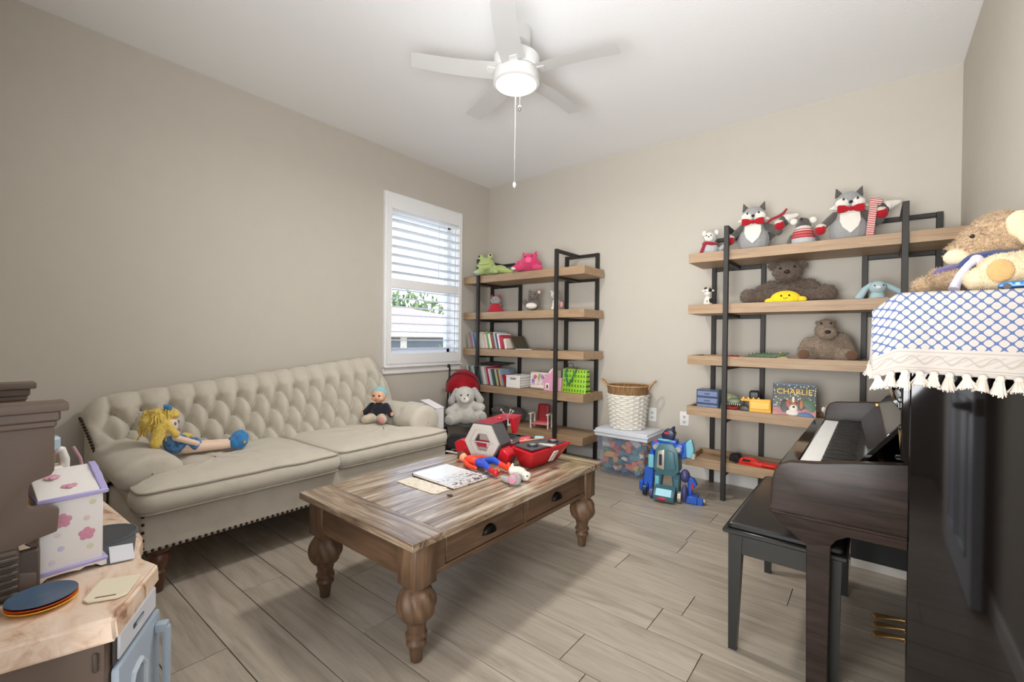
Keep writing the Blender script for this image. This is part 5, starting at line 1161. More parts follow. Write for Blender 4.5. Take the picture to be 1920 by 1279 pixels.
for k in range(4): MB().prism([(-.07+.03*k, .11), (-.055+.03*k, .128), (-.045+.03*k, .11)], 'y', -.05, -.035, .002).build('tooth', M_ty, t)
for x in (-.05, .06):
    for y in (-.035, .055): MB().lathe([(.015,-.012), (.03,-.010), (.03,.010), (.015,.012)], 18, (x, y, .03), mx=Matrix.Rotation(pi/2, 4, 'X')).build('wheel', M_tk, t)
# picture book CHARLIE
t = thing('picture_book', 'hardback picture book titled CHARLIE with a puppy on its dark green cover', 'book', (2.944, -.345, Z4), R(4)); tl = R(-12)
mk, nt, bs = base('book_art'); v = coords(nt); sx = nt.nodes.new('ShaderNodeSeparateXYZ'); nt.links.new(v, sx.inputs[0])
vo = nt.nodes.new('ShaderNodeTexVoronoi'); vo.inputs['Scale'].default_value = 62; nt.links.new(v, vo.inputs['Vector'])
dots = ramp(nt, vo.outputs['Distance'], [(.20, srgb((214,212,196))), (.30, srgb((34,46,36))), (.8, srgb((24,34,28)))])
pink = ramp(nt, noise_n(nt, v, 18), [(.4, srgb((150,70,72))), (.6, srgb((190,104,98)))])
mm = nt.nodes.new('ShaderNodeMapRange'); mm.inputs[1].default_value = .068; mm.inputs[2].default_value = .074; nt.links.new(sx.outputs[2], mm.inputs[0])
mx = nt.nodes.new('ShaderNodeMix'); mx.data_type = 'RGBA'; nt.links.new(mm.outputs[0], mx.inputs['Factor']); nt.links.new(pink, mx.inputs['A']); nt.links.new(dots, mx.inputs['B']); nt.links.new(mx.outputs['Result'], bs.inputs['Base Color']); bs.inputs['Roughness'].default_value = .3
TM = Matrix.Rotation(tl, 4, 'X')
def onb(mb, name, mt, **k):
    bmesh.ops.transform(mb.bm, matrix=TM, verts=mb.bm.verts); return mb.build(name, mt, t, **k)
onb(MB().box(-.118, .118, 0, .003, 0, .232, .001).box(-.118, .118, .013, .016, 0, .232, .001).box(-.12, -.115, 0, .016, 0, .232, .001), 'cover', mk); onb(MB().box(-.114, .115, .003, .013, .003, .229), 'pages', M_pages)
onb(MB().box(-.117, .117, -.0012, 0, .223, .2318), 'top_band', plain('book_blue', (66,96,130), .3))
o = link('title', text_mesh('CHARLIE', .050, plain('title_yellow', (232,190,60), .4)), t); o.rotation_euler = (pi/2+tl, 0, 0); o.location = TM @ Vector((0, -.002, .163)); o.scale = (1.0, 1, 1)
def blob(pts, c, nm, h=.0012):
    b = MB()
    for (x, z, rx, rz) in pts: b.ell((x, -h*.5, z), (rx, h, rz), n=14)
    return onb(b, nm, plain('art_%d_%d_%d' % c, c, .4))
blob([(.07, .11, .045, .024), (.095, .085, .022, .03)], (58,94,60), 'leaf_print'); blob([(-.05, .085, .028, .042), (.035, .095, .022, .034)], (52,42,36), 'ear_print', .0014); blob([(-.012, .10, .038, .034)], (150,84,52), 'face_print', .0020); blob([(-.005, .128, .008, .022), (-.004, .075, .024, .026), (-.01, .045, .034, .02)], (226,218,206), 'blaze_print', .0026); blob([(-.002, .082, .009, .007)], (24,22,22), 'nose_print', .0036); blob([(-.022, .106, .004, .005), (.014, .108, .004, .005)], (24,20,18), 'eye_print', .0032); blob([(.06, .035, .045, .018), (.09, .022, .025, .014)], (70,110,160), 'cloth_print', .0020); blob([(.04, .10, .012, .03)], (170,110,70), 'paw_print', .0022)
# cluster behind the piano's far cheek
t = thing('glass_ornament', 'small clear and cream ornament beside the CHARLIE book', 'ornament', (3.12, -.33, Z4))
MB().lathe([(.022,0), (.026,.004), (.012,.02), (.018,.05), (.026,.085), (.02,.10)], 16).build('vase', seethru('pale_glass', (200,208,216), .55, .1), t)
for k, c in enumerate(((230,220,196), (206,150,110), (150,170,190))): MB().ell((-.02+.02*k, -.005, .085+.012*(k % 2)), (.012,.010,.018), n=10).build('bead', plain('bead%d' % k, c, .4), t)
# red toy in the lowest tray
t = thing('toy_blaster', 'orange-red and black plastic toy lying in the lowest right tray', 'toy', (2.715, -.28, Z5), R(-4))
M_or = plain('toy_orange_red', (226,52,40), .4)
MB().prism([(-.10,.02), (-.085,.062), (-.01,.068), (.03,.05), (.14,.05), (.15,.02), (.0,.012)], 'y', -.035, .03, .010, seg=2).build('shell', M_or, t); MB().prism([(-.16,.025), (-.155,.075), (-.10,.085), (-.08,.05), (-.09,.02)], 'y', -.03, .035, .006).build('stock', M_tk, t)
MB().prism([(-.06,.06), (-.05,.075), (.01,.074), (.04,.055)], 'y', -.05, -.03, .004).build('fin', M_or, t); MB().prism([(-.07,.045), (-.06,.064), (-.02,.062), (-.015,.05)], 'y', -.052, -.05, .001).build('slot_panel', M_tk, t); MB().box(.05, .14, -.05, -.03, .03, .05, .006).build('barrel', M_or, t)
MB().prism([(-.10,.0), (-.09,.035), (.05,.03), (.06,.0)], 'y', -.07, -.045, .006).build('side_shell', M_or, t)

# ================================================================ ON THE COFFEE TABLE
ZT = TZ+.0005
t = thing('magazine', 'glossy white hardback picture book lying on the coffee table', 'book', (1.805, -2.26, ZT), R(-2))
mk, nt, bs = base('glossy_cover'); v = coords(nt); sx = nt.nodes.new('ShaderNodeSeparateXYZ'); nt.links.new(v, sx.inputs[0])
n = noise_n(nt, v, 34, 4, .7); pic = ramp(nt, n, [(.36, srgb((70,76,82))), (.43, srgb((150,100,108))), (.47, srgb((204,206,210))), (.56, srgb((224,226,230))), (.62, srgb((130,140,142))), (.70, srgb((226,228,232)))])
m1 = nt.nodes.new('ShaderNodeMapRange'); m1.inputs[1].default_value = -.01; m1.inputs[2].default_value = .05; nt.links.new(sx.outputs[0], m1.inputs[0])
mx = nt.nodes.new('ShaderNodeMix'); mx.data_type = 'RGBA'; nt.links.new(m1.outputs[0], mx.inputs['Factor']); mx.inputs['A'].default_value = srgb((226,228,232)); nt.links.new(pic, mx.inputs['B']); nt.links.new(mx.outputs['Result'], bs.inputs['Base Color']); bs.inputs['Roughness'].default_value = .12
MB().box(-.145, .145, -.105, .105, .010, .0125, .0008).box(-.145, .145, -.105, .105, 0, .0025, .0008).build('cover', mk, t); MB().box(-.148, -.1445, -.105, .105, 0, .0127, .001).box(-.145, .145, -.1065, -.1045, 0, .0022).build('spine', plain('spine_dark', (58,62,62), .4), t)
MB().box(-.142, .142, -.102, .102, .0025, .010).build('pages', M_pages, t)
mk, nt, bs = base('torn_paper'); v = coords(nt); nt.links.new(ramp(nt, noise_n(nt, v, 42, 5, .7), [(.34, srgb((130,106,82))), (.42, srgb((214,204,186))), (.7, srgb((232,226,214)))]), bs.inputs['Base Color']); bs.inputs['Roughness'].default_value = .8
t = thing('torn_sheet', 'torn cream paper scrap stuck on the coffee table beside the white book', 'paper', (1.80, -2.419, ZT))
b = MB(); rg = []
for k in range(40):
    a = 2*pi*k/40; x = .13*max(-1, min(1, cos(a)*1.3)); y = .045*max(-1, min(1, sin(a)*1.3)); q = .007*noise.noise(Vector((k*.9, 0, 3))); rg.append((x+q, y+q))
b.prism(rg, 'z', 0, .0012); b.build('sheet', mk, t); 
t2 = thing('paper_crumb', 'tiny dark scrap on the coffee table by the torn paper', 'scrap', (1.985, -2.43, ZT)); MB().prism([(-.014,-.006), (.004,-.010), (.016,.002), (.002,.010)], 'z', 0, .004, .001).build('scrap', plain('scrap_dark', (52,44,38), .7), t2)

# hexagonal red playset
t = thing('toy_playset', 'red and grey hexagonal fold-out toy playset on the coffee table', 'toy playset', (1.735, -1.945, ZT), R(9))
M_pr = plain('playset_red', (190,28,40), .3); M_pg = plain('playset_grey', (190,184,176), .4); M_pd = plain('playset_charcoal', (76,76,78), .45); M_pt = seethru('playset_clear_red', (226,92,112), .80, .12)
def hexp(r, cz): return [(r*cos(R(60*k)), cz + r*sin(R(60*k))) for k in range(6)]
def ring(name, ro, ri, y0, y1, mt, cz=.101, par=t):
    b = MB(); O, I = hexp(ro, cz), hexp(ri, cz)
    for k in range(6): b.prism([O[k], O[(k+1) % 6], I[(k+1) % 6], I[k]], 'y', y0, y1)
    return b.build(name, mt, par)
ring('rim', .115, .100, -.018, .085, M_pd); ring('hex_frame', .107, .076, -.030, -.012, M_pg); ring('inner_frame', .079, .052, -.022, -.004, M_pg)
MB().prism(hexp(.1, .101), 'y', .0, .004).build('back_plate', plain('playset_beige', (150,140,130), .5), t)
MB().box(-.05, .045, -.010, .0, .072, .108, .003).build('inner_panel', plain('playset_maroon', (150,36,56), .35), t); MB().box(-.095, .095, -.026, -.018, .099, .104, .001).build('seam_bar', M_pg, t)
MB().box(.02, .05, -.014, -.008, .074, .104, .003).build('clear_tab', seethru('clear_tab', (230,220,224), .5), t); MB().box(-.055, -.03, -.012, .0, .10, .135, .004).build('hand_slot', plain('slot_dark2', (48,46,44), .6), t)
b = MB(); vs = [b.bm.verts.new(p) for p in ((-.058,-.02,.200), (.056,-.02,.200), (.085,.26,.214), (-.03,.25,.214))]; b.bm.faces.new(vs); bmesh.ops.solidify(b.bm, geom=b.bm.faces[:], thickness=.004); b.build('roof_sheet', M_pt, t)
MB().lathe([(.012,0), (.013,.004), (.007,.009)], 12, (.025,.11,.2085)).build('roof_knob', M_pr, t)
MB().prism([(.155,.208), (.255,.212), (.215,.120), (.185,.120)], 'x', .06, .083, .003).build('funnel', M_pr, t)
MB().box(.035, .06, .10, .14, .10, .206, .004).build('pillar', M_tk, t); MB().box(.03, .13, .085, .24, .082, .094, .004).build('deck', M_pd, t)
MB().box(.05, .20, .09, .16, .050, .078, .008).build('launcher', M_pr, t); MB().obox((.14, .19, .092), (.06, .07, .024), (0, R(-10), .3), .008).build('pink_block', plain('playset_pink', (226,80,104), .35), t); MB().obox((.085, .11, .090), (.04, .03, .022), (0, 0, .3), .008).build('pink_block', plain('playset_palepink', (240,180,188), .35), t)
MB().prism([(.075,0), (.14,.0), (.155,.05), (.105,.082)], 'y', -.01, .08, .004).build('red_foot', M_pr, t)
MB().prism([(-.075,.0), (-.13,.0), (-.14,.045), (-.105,.078)], 'y', .0, .08, .004).build('red_foot', M_pr, t)
MB().prism([(-.20,.015), (-.215,.065), (-.175,.088), (-.125,.08), (-.13,.012)], 'y', .02, .12, .004).build('side_pod', M_pr, t); MB().prism([(-.165,.08), (-.10,.118), (-.095,.105), (-.13,.075)], 'y', .03, .11, .003).build('pod_arm', M_pr, t)
MB().prism([(-.285,.0), (-.215,.022), (-.19,.018), (-.27,-.0)], 'y', .03, .09, .001).build('ramp', M_tk, t); MB().box(-.275, -.19, .018, .03, .003, .012, .003).build('ramp_edge', M_pg, t)
# open tray to the right
tr_m = Matrix.Translation((.265, .10, .0)) @ Matrix.Rotation(R(-4), 4, 'Z')
def tray(mb, name, mt, par=t): bmesh.ops.transform(mb.bm, matrix=tr_m, verts=mb.bm.verts); return mb.build(name, mt, par)
b = MB(); A = [(-.055,-.085,.0), (.02,-.10,.0), (.05,.12,.0), (-.03,.12,.0)]; B = [(-.10,-.10,.092), (.055,-.145,.085), (.115,.16,.10), (-.05,.16,.105)]
va = [b.bm.verts.new(p) for p in A]; vb = [b.bm.verts.new(p) for p in B]; b.bm.faces.new(va[::-1]); b.bm.faces.new(vb)
for k in range(4): b.bm.faces.new((va[k], va[(k+1) % 4], vb[(k+1) % 4], vb[k]))
bmesh.ops.bevel(b.bm, geom=b.bm.edges[:], offset=.004, segments=1, affect='EDGES'); ty = tray(b, 'tray', M_pr)
b = MB().prism([(-.086,-.088), (.042,-.126), (.096,.14), (-.04,.142)], 'z', .094, .104, .002); pnl = tray(b, 'tray_panel', M_pd)
for (x, y) in ((.005, -.06), (.045, .085)):
    b = MB(); b.lathe([(.030, .104), (.030, .109), (.024, .111)], 20, (x, y, 0)); tray(b, 'dial', plain('dial_black', (34,36,40), .3), ty)
    b = MB(); b.lathe([(.016, .110), (.017, .114), (.008, .116)], 14, (x, y, 0)); tray(b, 'gear', plain('gear_silver', (200,206,212), .25, .7), ty)
tray(MB().obox((.05, .0, .105), (.11, .03, .008), (0, R(-6), R(-12)), .002), 'silver_strap', M_pg); tray(MB().obox((.104, -.02, .06), (.006, .036, .07), (0, R(34), R(-12)), .002), 'strap_end', M_pg)
tray(MB().obox((-.05, .10, .110), (.05, .03, .014), (0, 0, .4), .004), 'blue_part', plain('part_blue', (150,190,206), .35)); tray(MB().tube([(-.10,-.02,.105), (-.02,.10,.112)], .004, 6), 'tie_rod', plain('part_tan', (190,150,120), .4))
# jointed toy figure in red shirt and blue trousers
M_fr = plain('figure_red', (222,64,38), .35); M_fb = plain('figure_blue', (40,76,186), .35); M_fs = plain('figure_peach', (240,160,124), .4); M_fg = plain('figure_grey', (168,172,176), .4)
t = thing('toy_figure', 'plastic toy figure in a red top and blue trousers lying on the coffee table', 'toy figure', (1.85, -2.052, ZT), R(2))
skin(t, 'torso', [('e', (-.105,.005,.026), (.048,.034,.024)), ('e', (-.06,.0,.022), (.03,.028,.020))], M_fr, .004); skin(t, 'head', [('e', (-.185,.025,.024), (.026,.022,.024))], M_fs, .004); skin(t, 'hair', [('e', (-.195,.028,.028), (.024,.024,.026))], plain('figure_hair', (88,52,34), .7), .004)
skin(t, 'arm', [('c', (-.13,.03,.03), (-.08,.055,.035), .013, .012), ('c', (-.08,.055,.035), (-.025,.05,.03), .012, .010)], M_fr, .004); skin(t, 'arm', [('c', (-.12,-.03,.022), (-.07,-.058,.018), .013, .011), ('c', (-.07,-.058,.018), (-.02,-.06,.015), .011, .009)], M_fr, .004)
skin(t, 'trousers', [('e', (-.045,0,.026), (.03,.03,.022)), ('c', (-.035,.018,.03), (.02,.026,.045), .018, .016), ('c', (.02,.026,.045), (.065,.018,.035), .016, .014), ('c', (-.03,-.018,.025), (.02,-.040,.036), .018, .016), ('c', (.02,-.040,.036), (.065,-.058,.024), .016, .014)], M_fb, .004)
skin(t, 'boot', [('c', (.07,.018,.034), (.115,.012,.026), .014, .013), ('e', (.125,.014,.034), (.013,.013,.022))], M_fr, .004); skin(t, 'boot', [('c', (.07,-.06,.024), (.115,-.076,.02), .013, .013), ('e', (.122,-.08,.024), (.013,.014,.021))], plain('figure_crimson', (190,34,42), .35), .004)
for p in ((-.208,.012,.03), (-.205,.006,.022)): MB().ell(p, .003, n=6).build('eye', M_eye, t)
MB().lathe([(.018,0), (.02,.004), (.016,.012)], 14, (.07,-.015,.004)).build('peach_disc', M_fs, t)
M_seg = fur('white_fleece', (228,222,208), 90, .6, .12)
t = thing('plush_sheep', 'small cream fleecy toy at the feet of the red and blue figure', 'soft toy', (2.055, -2.065, ZT))
skin(t, 'body', [('e', (0,0,.026), (.05,.034,.026)), ('e', (.055,-.015,.024), (.026,.024,.022)), ('e', (-.04,.02,.02), (.03,.02,.018)), ('c', (-.04,0,.03), (-.055,.03,.05), .012, .006)], M_seg, .005, .003, fscale=120); MB().ell((.075,-.03,.03), .004, n=6).build('eye', M_eye, t)
t = thing('toy_mouse', 'grey toy with pink stripes on its ear near the table edge', 'toy', (2.085, -2.150, ZT))
skin(t, 'body', [('e', (.02,0,.028), (.032,.027,.027)), ('c', (-.02,.0,.016), (-.06,.01,.014), .015, .012)], M_gry, .004); MB().lathe([(.02,-.004), (.024,-.002), (.024,.002), (.02,.004)], 18, (.022,-.020,.034), mx=Matrix.Rotation(R(60), 4, 'X')).build('ear', stripes('pink_stripes', (226,92,128), (150,150,152), 0, 85, .5), t)
t = thing('toy_rod', 'flat tan toy stick lying behind the red and blue figure', 'toy', (1.965, -1.985, ZT), R(-12)); MB().obox((0,0,.006), (.15,.016,.010), (0,0,0), .004).obox((.07,.0,.008), (.03,.024,.012), (0,0,.3), .004).build('stick', plain('stick_tan', (176,140,106), .6), t)

# ================================================================ PIANO CLOTH AND TOY CAR
PYN = PY0-.016
tc = thing('piano_cloth', 'white cotton runner with blue trellis print and tassels draped over the piano', 'cloth', (3.54, -1.5, 1.228))
mk, nt, bs = base('trellis_cloth'); uv = nt.nodes.new('ShaderNodeUVMap'); uv.uv_map = 'UVMap'; sx = nt.nodes.new('ShaderNodeSeparateXYZ'); nt.links.new(uv.outputs[0], sx.inputs[0])
def M1(op, a, b_=None, c=None):
    n = nt.nodes.new('ShaderNodeMath'); n.operation = op
    for i, q in enumerate((a, b_, c)):
        if q is None: continue
        if isinstance(q, (int, float)): n.inputs[i].default_value = q
        else: nt.links.new(q, n.inputs[i])
    return n.outputs[0]
PIT = .0262; ku = 2*pi/PIT
U, V_ = sx.outputs[0], sx.outputs[1]
cu_ = M1('COSINE', M1('MULTIPLY', U, ku)); cv_ = M1('COSINE', M1('MULTIPLY', V_, ku))
c4 = M1('MULTIPLY', M1('COSINE', M1('MULTIPLY', M1('ADD', U, V_), ku*1.0)), M1('COSINE', M1('MULTIPLY', M1('SUBTRACT', U, V_), ku*1.0)))
fld = M1('ABSOLUTE', M1('ADD', M1('ADD', cu_, cv_), 0))
wob = M1('MULTIPLY', M1('MULTIPLY', M1('SINE', M1('MULTIPLY', U, ku)), M1('SINE', M1('MULTIPLY', V_, ku))), .0)
line = M1('LESS_THAN', fld, .40); node_ = M1('GREATER_THAN', M1('ADD', M1('MULTIPLY', M1('ABSOLUTE', M1('SINE', M1('MULTIPLY', U, ku/2))), -1), 1), 2.0)
inlat = M1('LESS_THAN', V_, .150)
lat = M1('MULTIPLY', line, inlat)
# border scroll
s1 = M1('SINE', M1('MULTIPLY', U, 2*pi/.052)); ctr = M1('ADD', M1('MULTIPLY', s1, .010), .179)
d1 = M1('LESS_THAN', M1('ABSOLUTE', M1('SUBTRACT', V_, ctr)), .0028)
s2 = M1('SINE', M1('ADD', M1('MULTIPLY', U, 2*pi/.026), M1('MULTIPLY', V_, 420))); d2 = M1('MULTIPLY', M1('GREATER_THAN', s2, .55), M1('MULTIPLY', M1('GREATER_THAN', V_, .166), M1('LESS_THAN', V_, .192)))
e1 = M1('LESS_THAN', M1('ABSOLUTE', M1('SUBTRACT', V_, .158)), .0014); e2 = M1('LESS_THAN', M1('ABSOLUTE', M1('SUBTRACT', V_, .200)), .0014); e3 = M1('LESS_THAN', M1('ABSOLUTE', M1('SUBTRACT', V_, .206)), .0010)
brd = M1('MINIMUM', M1('ADD', M1('ADD', d1, M1('MULTIPLY', d2, .7)), M1('ADD', M1('ADD', e1, e2), e3)), 1)
mA = nt.nodes.new('ShaderNodeMix'); mA.data_type = 'RGBA'; nt.links.new(lat, mA.inputs['Factor']); mA.inputs['A'].default_value = srgb((186,179,173)); mA.inputs['B'].default_value = srgb((80,100,146))
mB = nt.nodes.new('ShaderNodeMix'); mB.data_type = 'RGBA'; nt.links.new(M1('MULTIPLY', brd, .55), mB.inputs['Factor']); nt.links.new(mA.outputs['Result'], mB.inputs['A']); mB.inputs['B'].default_value = srgb((150,142,132))
nt.links.new(mB.outputs['Result'], bs.inputs['Base Color']); bs.inputs['Roughness'].default_value = .9; bs.inputs['Sheen Weight'].default_value = .2
tcn = nt.nodes.new('ShaderNodeTexCoord'); bump(nt, bs, noise_n(nt, tcn.outputs['Object'], 500, 2), .3, .001)
ZC = 1.2285; XF, XB = 3.389, 3.718; DROP = .215
bm = bmesh.new(); uvl = bm.loops.layers.uv.new('UVMap')
def sheet(nu, nv, fn, uvf):
    Vv = [[bm.verts.new(fn(i/(nu-1), j/(nv-1))) for i in range(nu)] for j in range(nv)]
    for j in range(nv-1):
        for i in range(nu-1):
            fc = bm.faces.new((Vv[j][i], Vv[j][i+1], Vv[j+1][i+1], Vv[j+1][i]))
            for lp, (a, c) in zip(fc.loops, ((i,j),(i+1,j),(i+1,j+1),(i,j+1))): lp[uvl].uv = uvf(a/(nu-1), c/(nv-1))
# lid top
sheet(12, 30, lambda u, v: Vector((XF+(XB-XF)*u, PYN+(PY1+.02-PYN)*v, ZC+.001*sin(u*9+v*14))), lambda u, v: (XF+(XB-XF)*u, -(PYN+(PY1-PYN)*v)*1.0+PYN))
# end drape: front corner hangs as a slanting fold
def end(u, v):
    x = XF - .055 + (XB+.055-XF)*u; d = DROP*v
    top = ZC - max(0, (XF-x))*.86
    h = top - d*(1-.18*max(0, (XF-x)/.055)*.6) - .012*u*v
    y = PYN - .004 - .010*v*sin(u*11+.4) - .012*v + .004*sin(u*23)*v
    return Vector((x, y, h))
sheet(60, 26, end, lambda u, v: (XF-.055+(XB+.055-XF)*u, DROP*v))
# front drape along the keyboard side
def front(u, v):
    y = PYN + (PY1+.02-PYN)*u
    if v < .3: q = v/.3; return Vector((XF-.055*q, y, ZC-.047*q))
    q = (v-.3)/.7; return Vector((XF-.055+.006*sin(u*25)*q, y + (-.004-.016*q)*(1-u)*max(0, 1-u*30), ZC-.047-.16*q))
sheet(60, 14, front, lambda u, v: (PYN+(PY1-PYN)*u+10, DROP*v))
me = bpy.data.meshes.new('runner'); bmesh.ops.translate(bm, vec=(-3.54, 1.5, -1.228), verts=bm.verts); bm.to_mesh(me); bm.free(); me.materials.append(mk)
for p in me.polygons: p.use_smooth = True
o = link('runner', me, tc); sd = o.modifiers.new('thick', 'SOLIDIFY'); sd.thickness = .0016; sd.offset = 1
M_tas = cloth('tassel_cotton', (208,199,188), 300, .6, .06)
tms = []
for q in range(3):
    rq = random.Random(q); b = MB(); b.ell((0,0,-.004), (.0075,.0075,.008), n=10)
    for k in range(44):
        a = rq.random()*2*pi; r1 = rq.random()**.5*.006; r2 = .004+rq.random()**.5*.0145; b.tube([(r1*cos(a), r1*sin(a), -.006), (r1*1.3*cos(a), r1*1.3*sin(a), -.012), (r2*cos(a+.1), r2*sin(a+.1)*.7, -.030-rq.random()*.008)], .0012, 3)
    b.lathe([(.013,-.033), (.011,-.026), (.007,-.012), (.005,-.006)], 10); tms.append(b.mesh('tassel', M_tas, 60))
nT = 13
for k in range(nT):
    u = (k+.4)/nT; p = end(u, 1.0); o = link('tassel', tms[k % 3], tc, loc=p-Vector((3.54, -1.5, 1.228))+Vector((0,-.007,.004))); o.rotation_euler = (R((k*37) % 13-6), R((k*53) % 21-10), k); o.scale = (1.22, 1.2, (1.0, 1.12, 1.28)[k % 3])
for k in range(1, 18):
    u = k/18; p = front(u, 1.0); o = link('tassel', tms[k % 3], tc, loc=p-Vector((3.54, -1.5, 1.228))); o.rotation_euler = (0, 0, k)
t = thing('toy_car', 'little blue toy car at the very edge of the piano\'s near end', 'toy car', (3.632, -2.02, 1.231), R(-6))
M_cb = plain('car_blue', (30,112,196), .3)
MB().prism([(-.045,.006), (-.045,.016), (-.03,.02), (.05,.022), (.055,.006)], 'y', -.018, .018, .004, seg=2).build('body', M_cb, t)
b = MB()
for k in range(5): b.box(-.03+.014*k, -.022+.014*k, -.0195, -.0178, .010, .0165, .0005)
b.build('side_windows', plain('car_pale', (150,200,236), .2), t); MB().prism([(-.005,.02), (.005,.034), (.04,.034), (.05,.021)], 'y', -.015, .015, .005).build('cabin', plain('car_pink_top', (236,196,190), .4), t)
for x in (-.03, .035):
    for y in (-.017, .017): MB().lathe([(.004,-.003), (.008,-.003), (.008,.003), (.004,.003)], 12, (x, y, .008), mx=Matrix.Rotation(pi/2, 4, 'X')).build('wheel', M_tk, t)

# ================================================================ TOY KITCHEN
M_kb = plain('kitchen_brown', (104,88,76), .45, bumpy=.05); M_kd = plain('kitchen_dark_brown', (82,70,60), .5); M_kg = plain('kitchen_grey_blue', (164,178,192), .4); M_ks = plain('kitchen_slate', (72,80,88), .4)
mk, nt, bs = base('faux_stone'); v = coords(nt, (3.2, 6.5, 6.5)); n = noise_n(nt, v, 2.6, 6, .62, 1.6); nt.links.new(ramp(nt, n, [(.30, srgb((164,124,98))), (.40, srgb((214,184,158))), (.52, srgb((228,204,182))), (.72, srgb((238,220,202)))]), bs.inputs['Base Color']); bs.inputs['Roughness'].default_value = .3
M_ctr = mk
kt = thing('toy_kitchen', 'brown toy kitchen with faux stone counter in the left foreground', 'toy kitchen', (1.7, -3.6, 0))
outline = [(2.030,-3.410), (2.218,-3.522), (2.150,-3.78), (1.05,-3.78), (1.05,-3.42), (1.70,-3.392), (1.822,-3.396), (1.905,-3.421), (1.96,-3.428)]
sink = (1.745, -3.470, .072)
b = MB(); flare = [(x+(.012 if i in (1,2) else 0), y+.002) for i, (x, y) in enumerate(outline)]
# counter slab: bevelled top, flared skirt
A = [b.bm.verts.new((x, y, .55)) for x, y in outline]; B = [b.bm.verts.new((x, y, .508)) for x, y in flare]
b.bm.faces.new(A); b.bm.faces.new(B[::-1]); nn = len(A)
for k in range(nn): b.bm.faces.new((A[k], B[k], B[(k+1) % nn], A[(k+1) % nn]))
bmesh.ops.recalc_face_normals(b.bm, faces=b.bm.faces); bmesh.ops.bevel(b.bm, geom=b.bm.edges[:], offset=.006, segments=3, affect='EDGES'); b.build('counter', M_ctr, kt, world=True)
body = [(2.020,-3.420), (2.212,-3.534), (2.155,-3.77), (1.06,-3.77), (1.06,-3.44), (1.70,-3.412), (1.90,-3.435)]
MB().prism(body, 'z', .0, .51, .012, seg=2).build('cabinet', M_kb, kt, world=True)
# angled front: oven door and control panel
P0, P1 = Vector((2.212,-3.532,0)), Vector((2.020,-3.418,0)); dv = (P1-P0).normalized(); nv_ = Vector((-dv.y, dv.x, 0)); nv_ = nv_ if nv_.y > 0 else -nv_
FM = Matrix((( dv.x, nv_.x, 0, P0.x), (dv.y, nv_.y, 0, P0.y), (0, 0, 1, 0), (0, 0, 0, 1))); FW = (P1-P0).length
def onf(mb, name, mt, par=None): bmesh.ops.transform(mb.bm, matrix=FM, verts=mb.bm.verts); return mb.build(name, mt, par or kt, world=True)
onf(MB().box(.016, FW-.006, .0, .006, .445, .508, .003), 'panel_surround', plain('panel_dark', (70,66,64), .5)); cp = onf(MB().box(.024, FW-.014, .004, .011, .452, .504, .004), 'control_panel', plain('panel_white', (214,218,226), .35))
onf(MB().box(.085, .135, .0105, .0125, .476, .486, .0008), 'panel_slot', plain('slot_grey', (78,80,84), .5), cp); onf(MB().box(.096, .13, .012, .014, .478, .484, .0008), 'slot_bar', M_kg, cp)
dr = onf(MB().box(.012, FW-.002, .0, .016, .10, .444, .008, seg=2), 'oven_door', M_kg)
b = MB(); x0, x1, z0, z1 = .055, .125, .16, .400
b.tube([(x0,.018,z0), (x0,.018,z1-.03), (x0+.012,.018,z1-.006), (x0+.035,.018,z1), (x1-.02,.018,z1), (x1,.018,z1-.02), (x1,.018,z0)], .006, 8); onf(b, 'oven_window_frame', plain('frame_pale', (196,206,216), .4), dr); onf(MB().box(x0+.004, x1-.004, .0155, .0175, z0, z1-.012, .0005), 'oven_window', plain('oven_glass', (128,142,156), .12), dr)
onf(MB().box(FW-.044, FW-.020, .016, .040, .405, .425, .006, seg=2).box(FW-.042, FW-.022, .03, .044, .12, .415, .006, seg=2), 'oven_handle', M_kg, dr)
MB().box(2.200, 2.2135, -3.552, -3.543, .455, .492, .003).build('side_vent', M_kd, kt, world=True)
# sink, hob, stove ribs
b = MB(); sxc, syc, sr = sink
b.lathe([(sr*.2, .0005), (sr*.80, .0008), (sr*.98, .003), (sr*1.04, .0055), (sr*1.10, .004), (sr*1.12, .0)], 36, (sxc, syc, .5505)); b.build('sink', M_ks, kt, world=True)
MB().lathe([(.01, 0), (sr*.86, .0), (sr*.9, .0012)], 30, (sxc, syc, .5515)).build('sink_bowl', plain('bowl_dark', (48,54,62), .3), kt, world=True)
MB().prism([(1.83,-3.412), (1.955,-3.442), (1.95,-3.50), (1.66,-3.60), (1.60,-3.55), (1.80,-3.405)], 'z', .549, .5522, .001).build('drain_board', M_ks, kt, world=True)
# hutch: two side panels with cut-outs, cornice caps and back board
prof_ = [(-3.78,.55), (-3.605,.55), (-3.605,.592), (-3.632,.60), (-3.632,.655), (-3.575,.668), (-3.572,.715), (-3.585,.725), (-3.613,.728), (-3.618,.735), (-3.618,.772), (-3.612,.782), (-3.585,.790), (-3.580,.80), (-3.580,.905), (-3.78,.905)]
for x in (1.40, 1.985):
    zt = 0
    hp = MB().prism([(y, z) for y, z in prof_], 'x', x-.022, x+.004, .004, seg=2).build('hutch_side', M_kb, kt, world=True)
    b = MB(); b.box(x-.05, x+.014, -3.78, -3.572, .905, .928, .004).box(x-.055, x+.022, -3.78, -3.560, .926, .944, .004, seg=2).box(x-.045, x+.010, -3.78, -3.577, .892, .908, .004); b.build('cornice', M_kb, hp, world=True)
    MB().box(x-.022, x+.000, -3.64, -3.600, .55, .64, .004).build('post', M_kd, hp, world=True)
MB().box(1.40, 1.97, -3.78, -3.765, .55, .93, .003).build('hutch_back', M_kb, kt, world=True); MB().box(1.40, 1.97, -3.77, -3.64, .70, .712, .003).build('hutch_shelf', M_kb, kt, world=True)
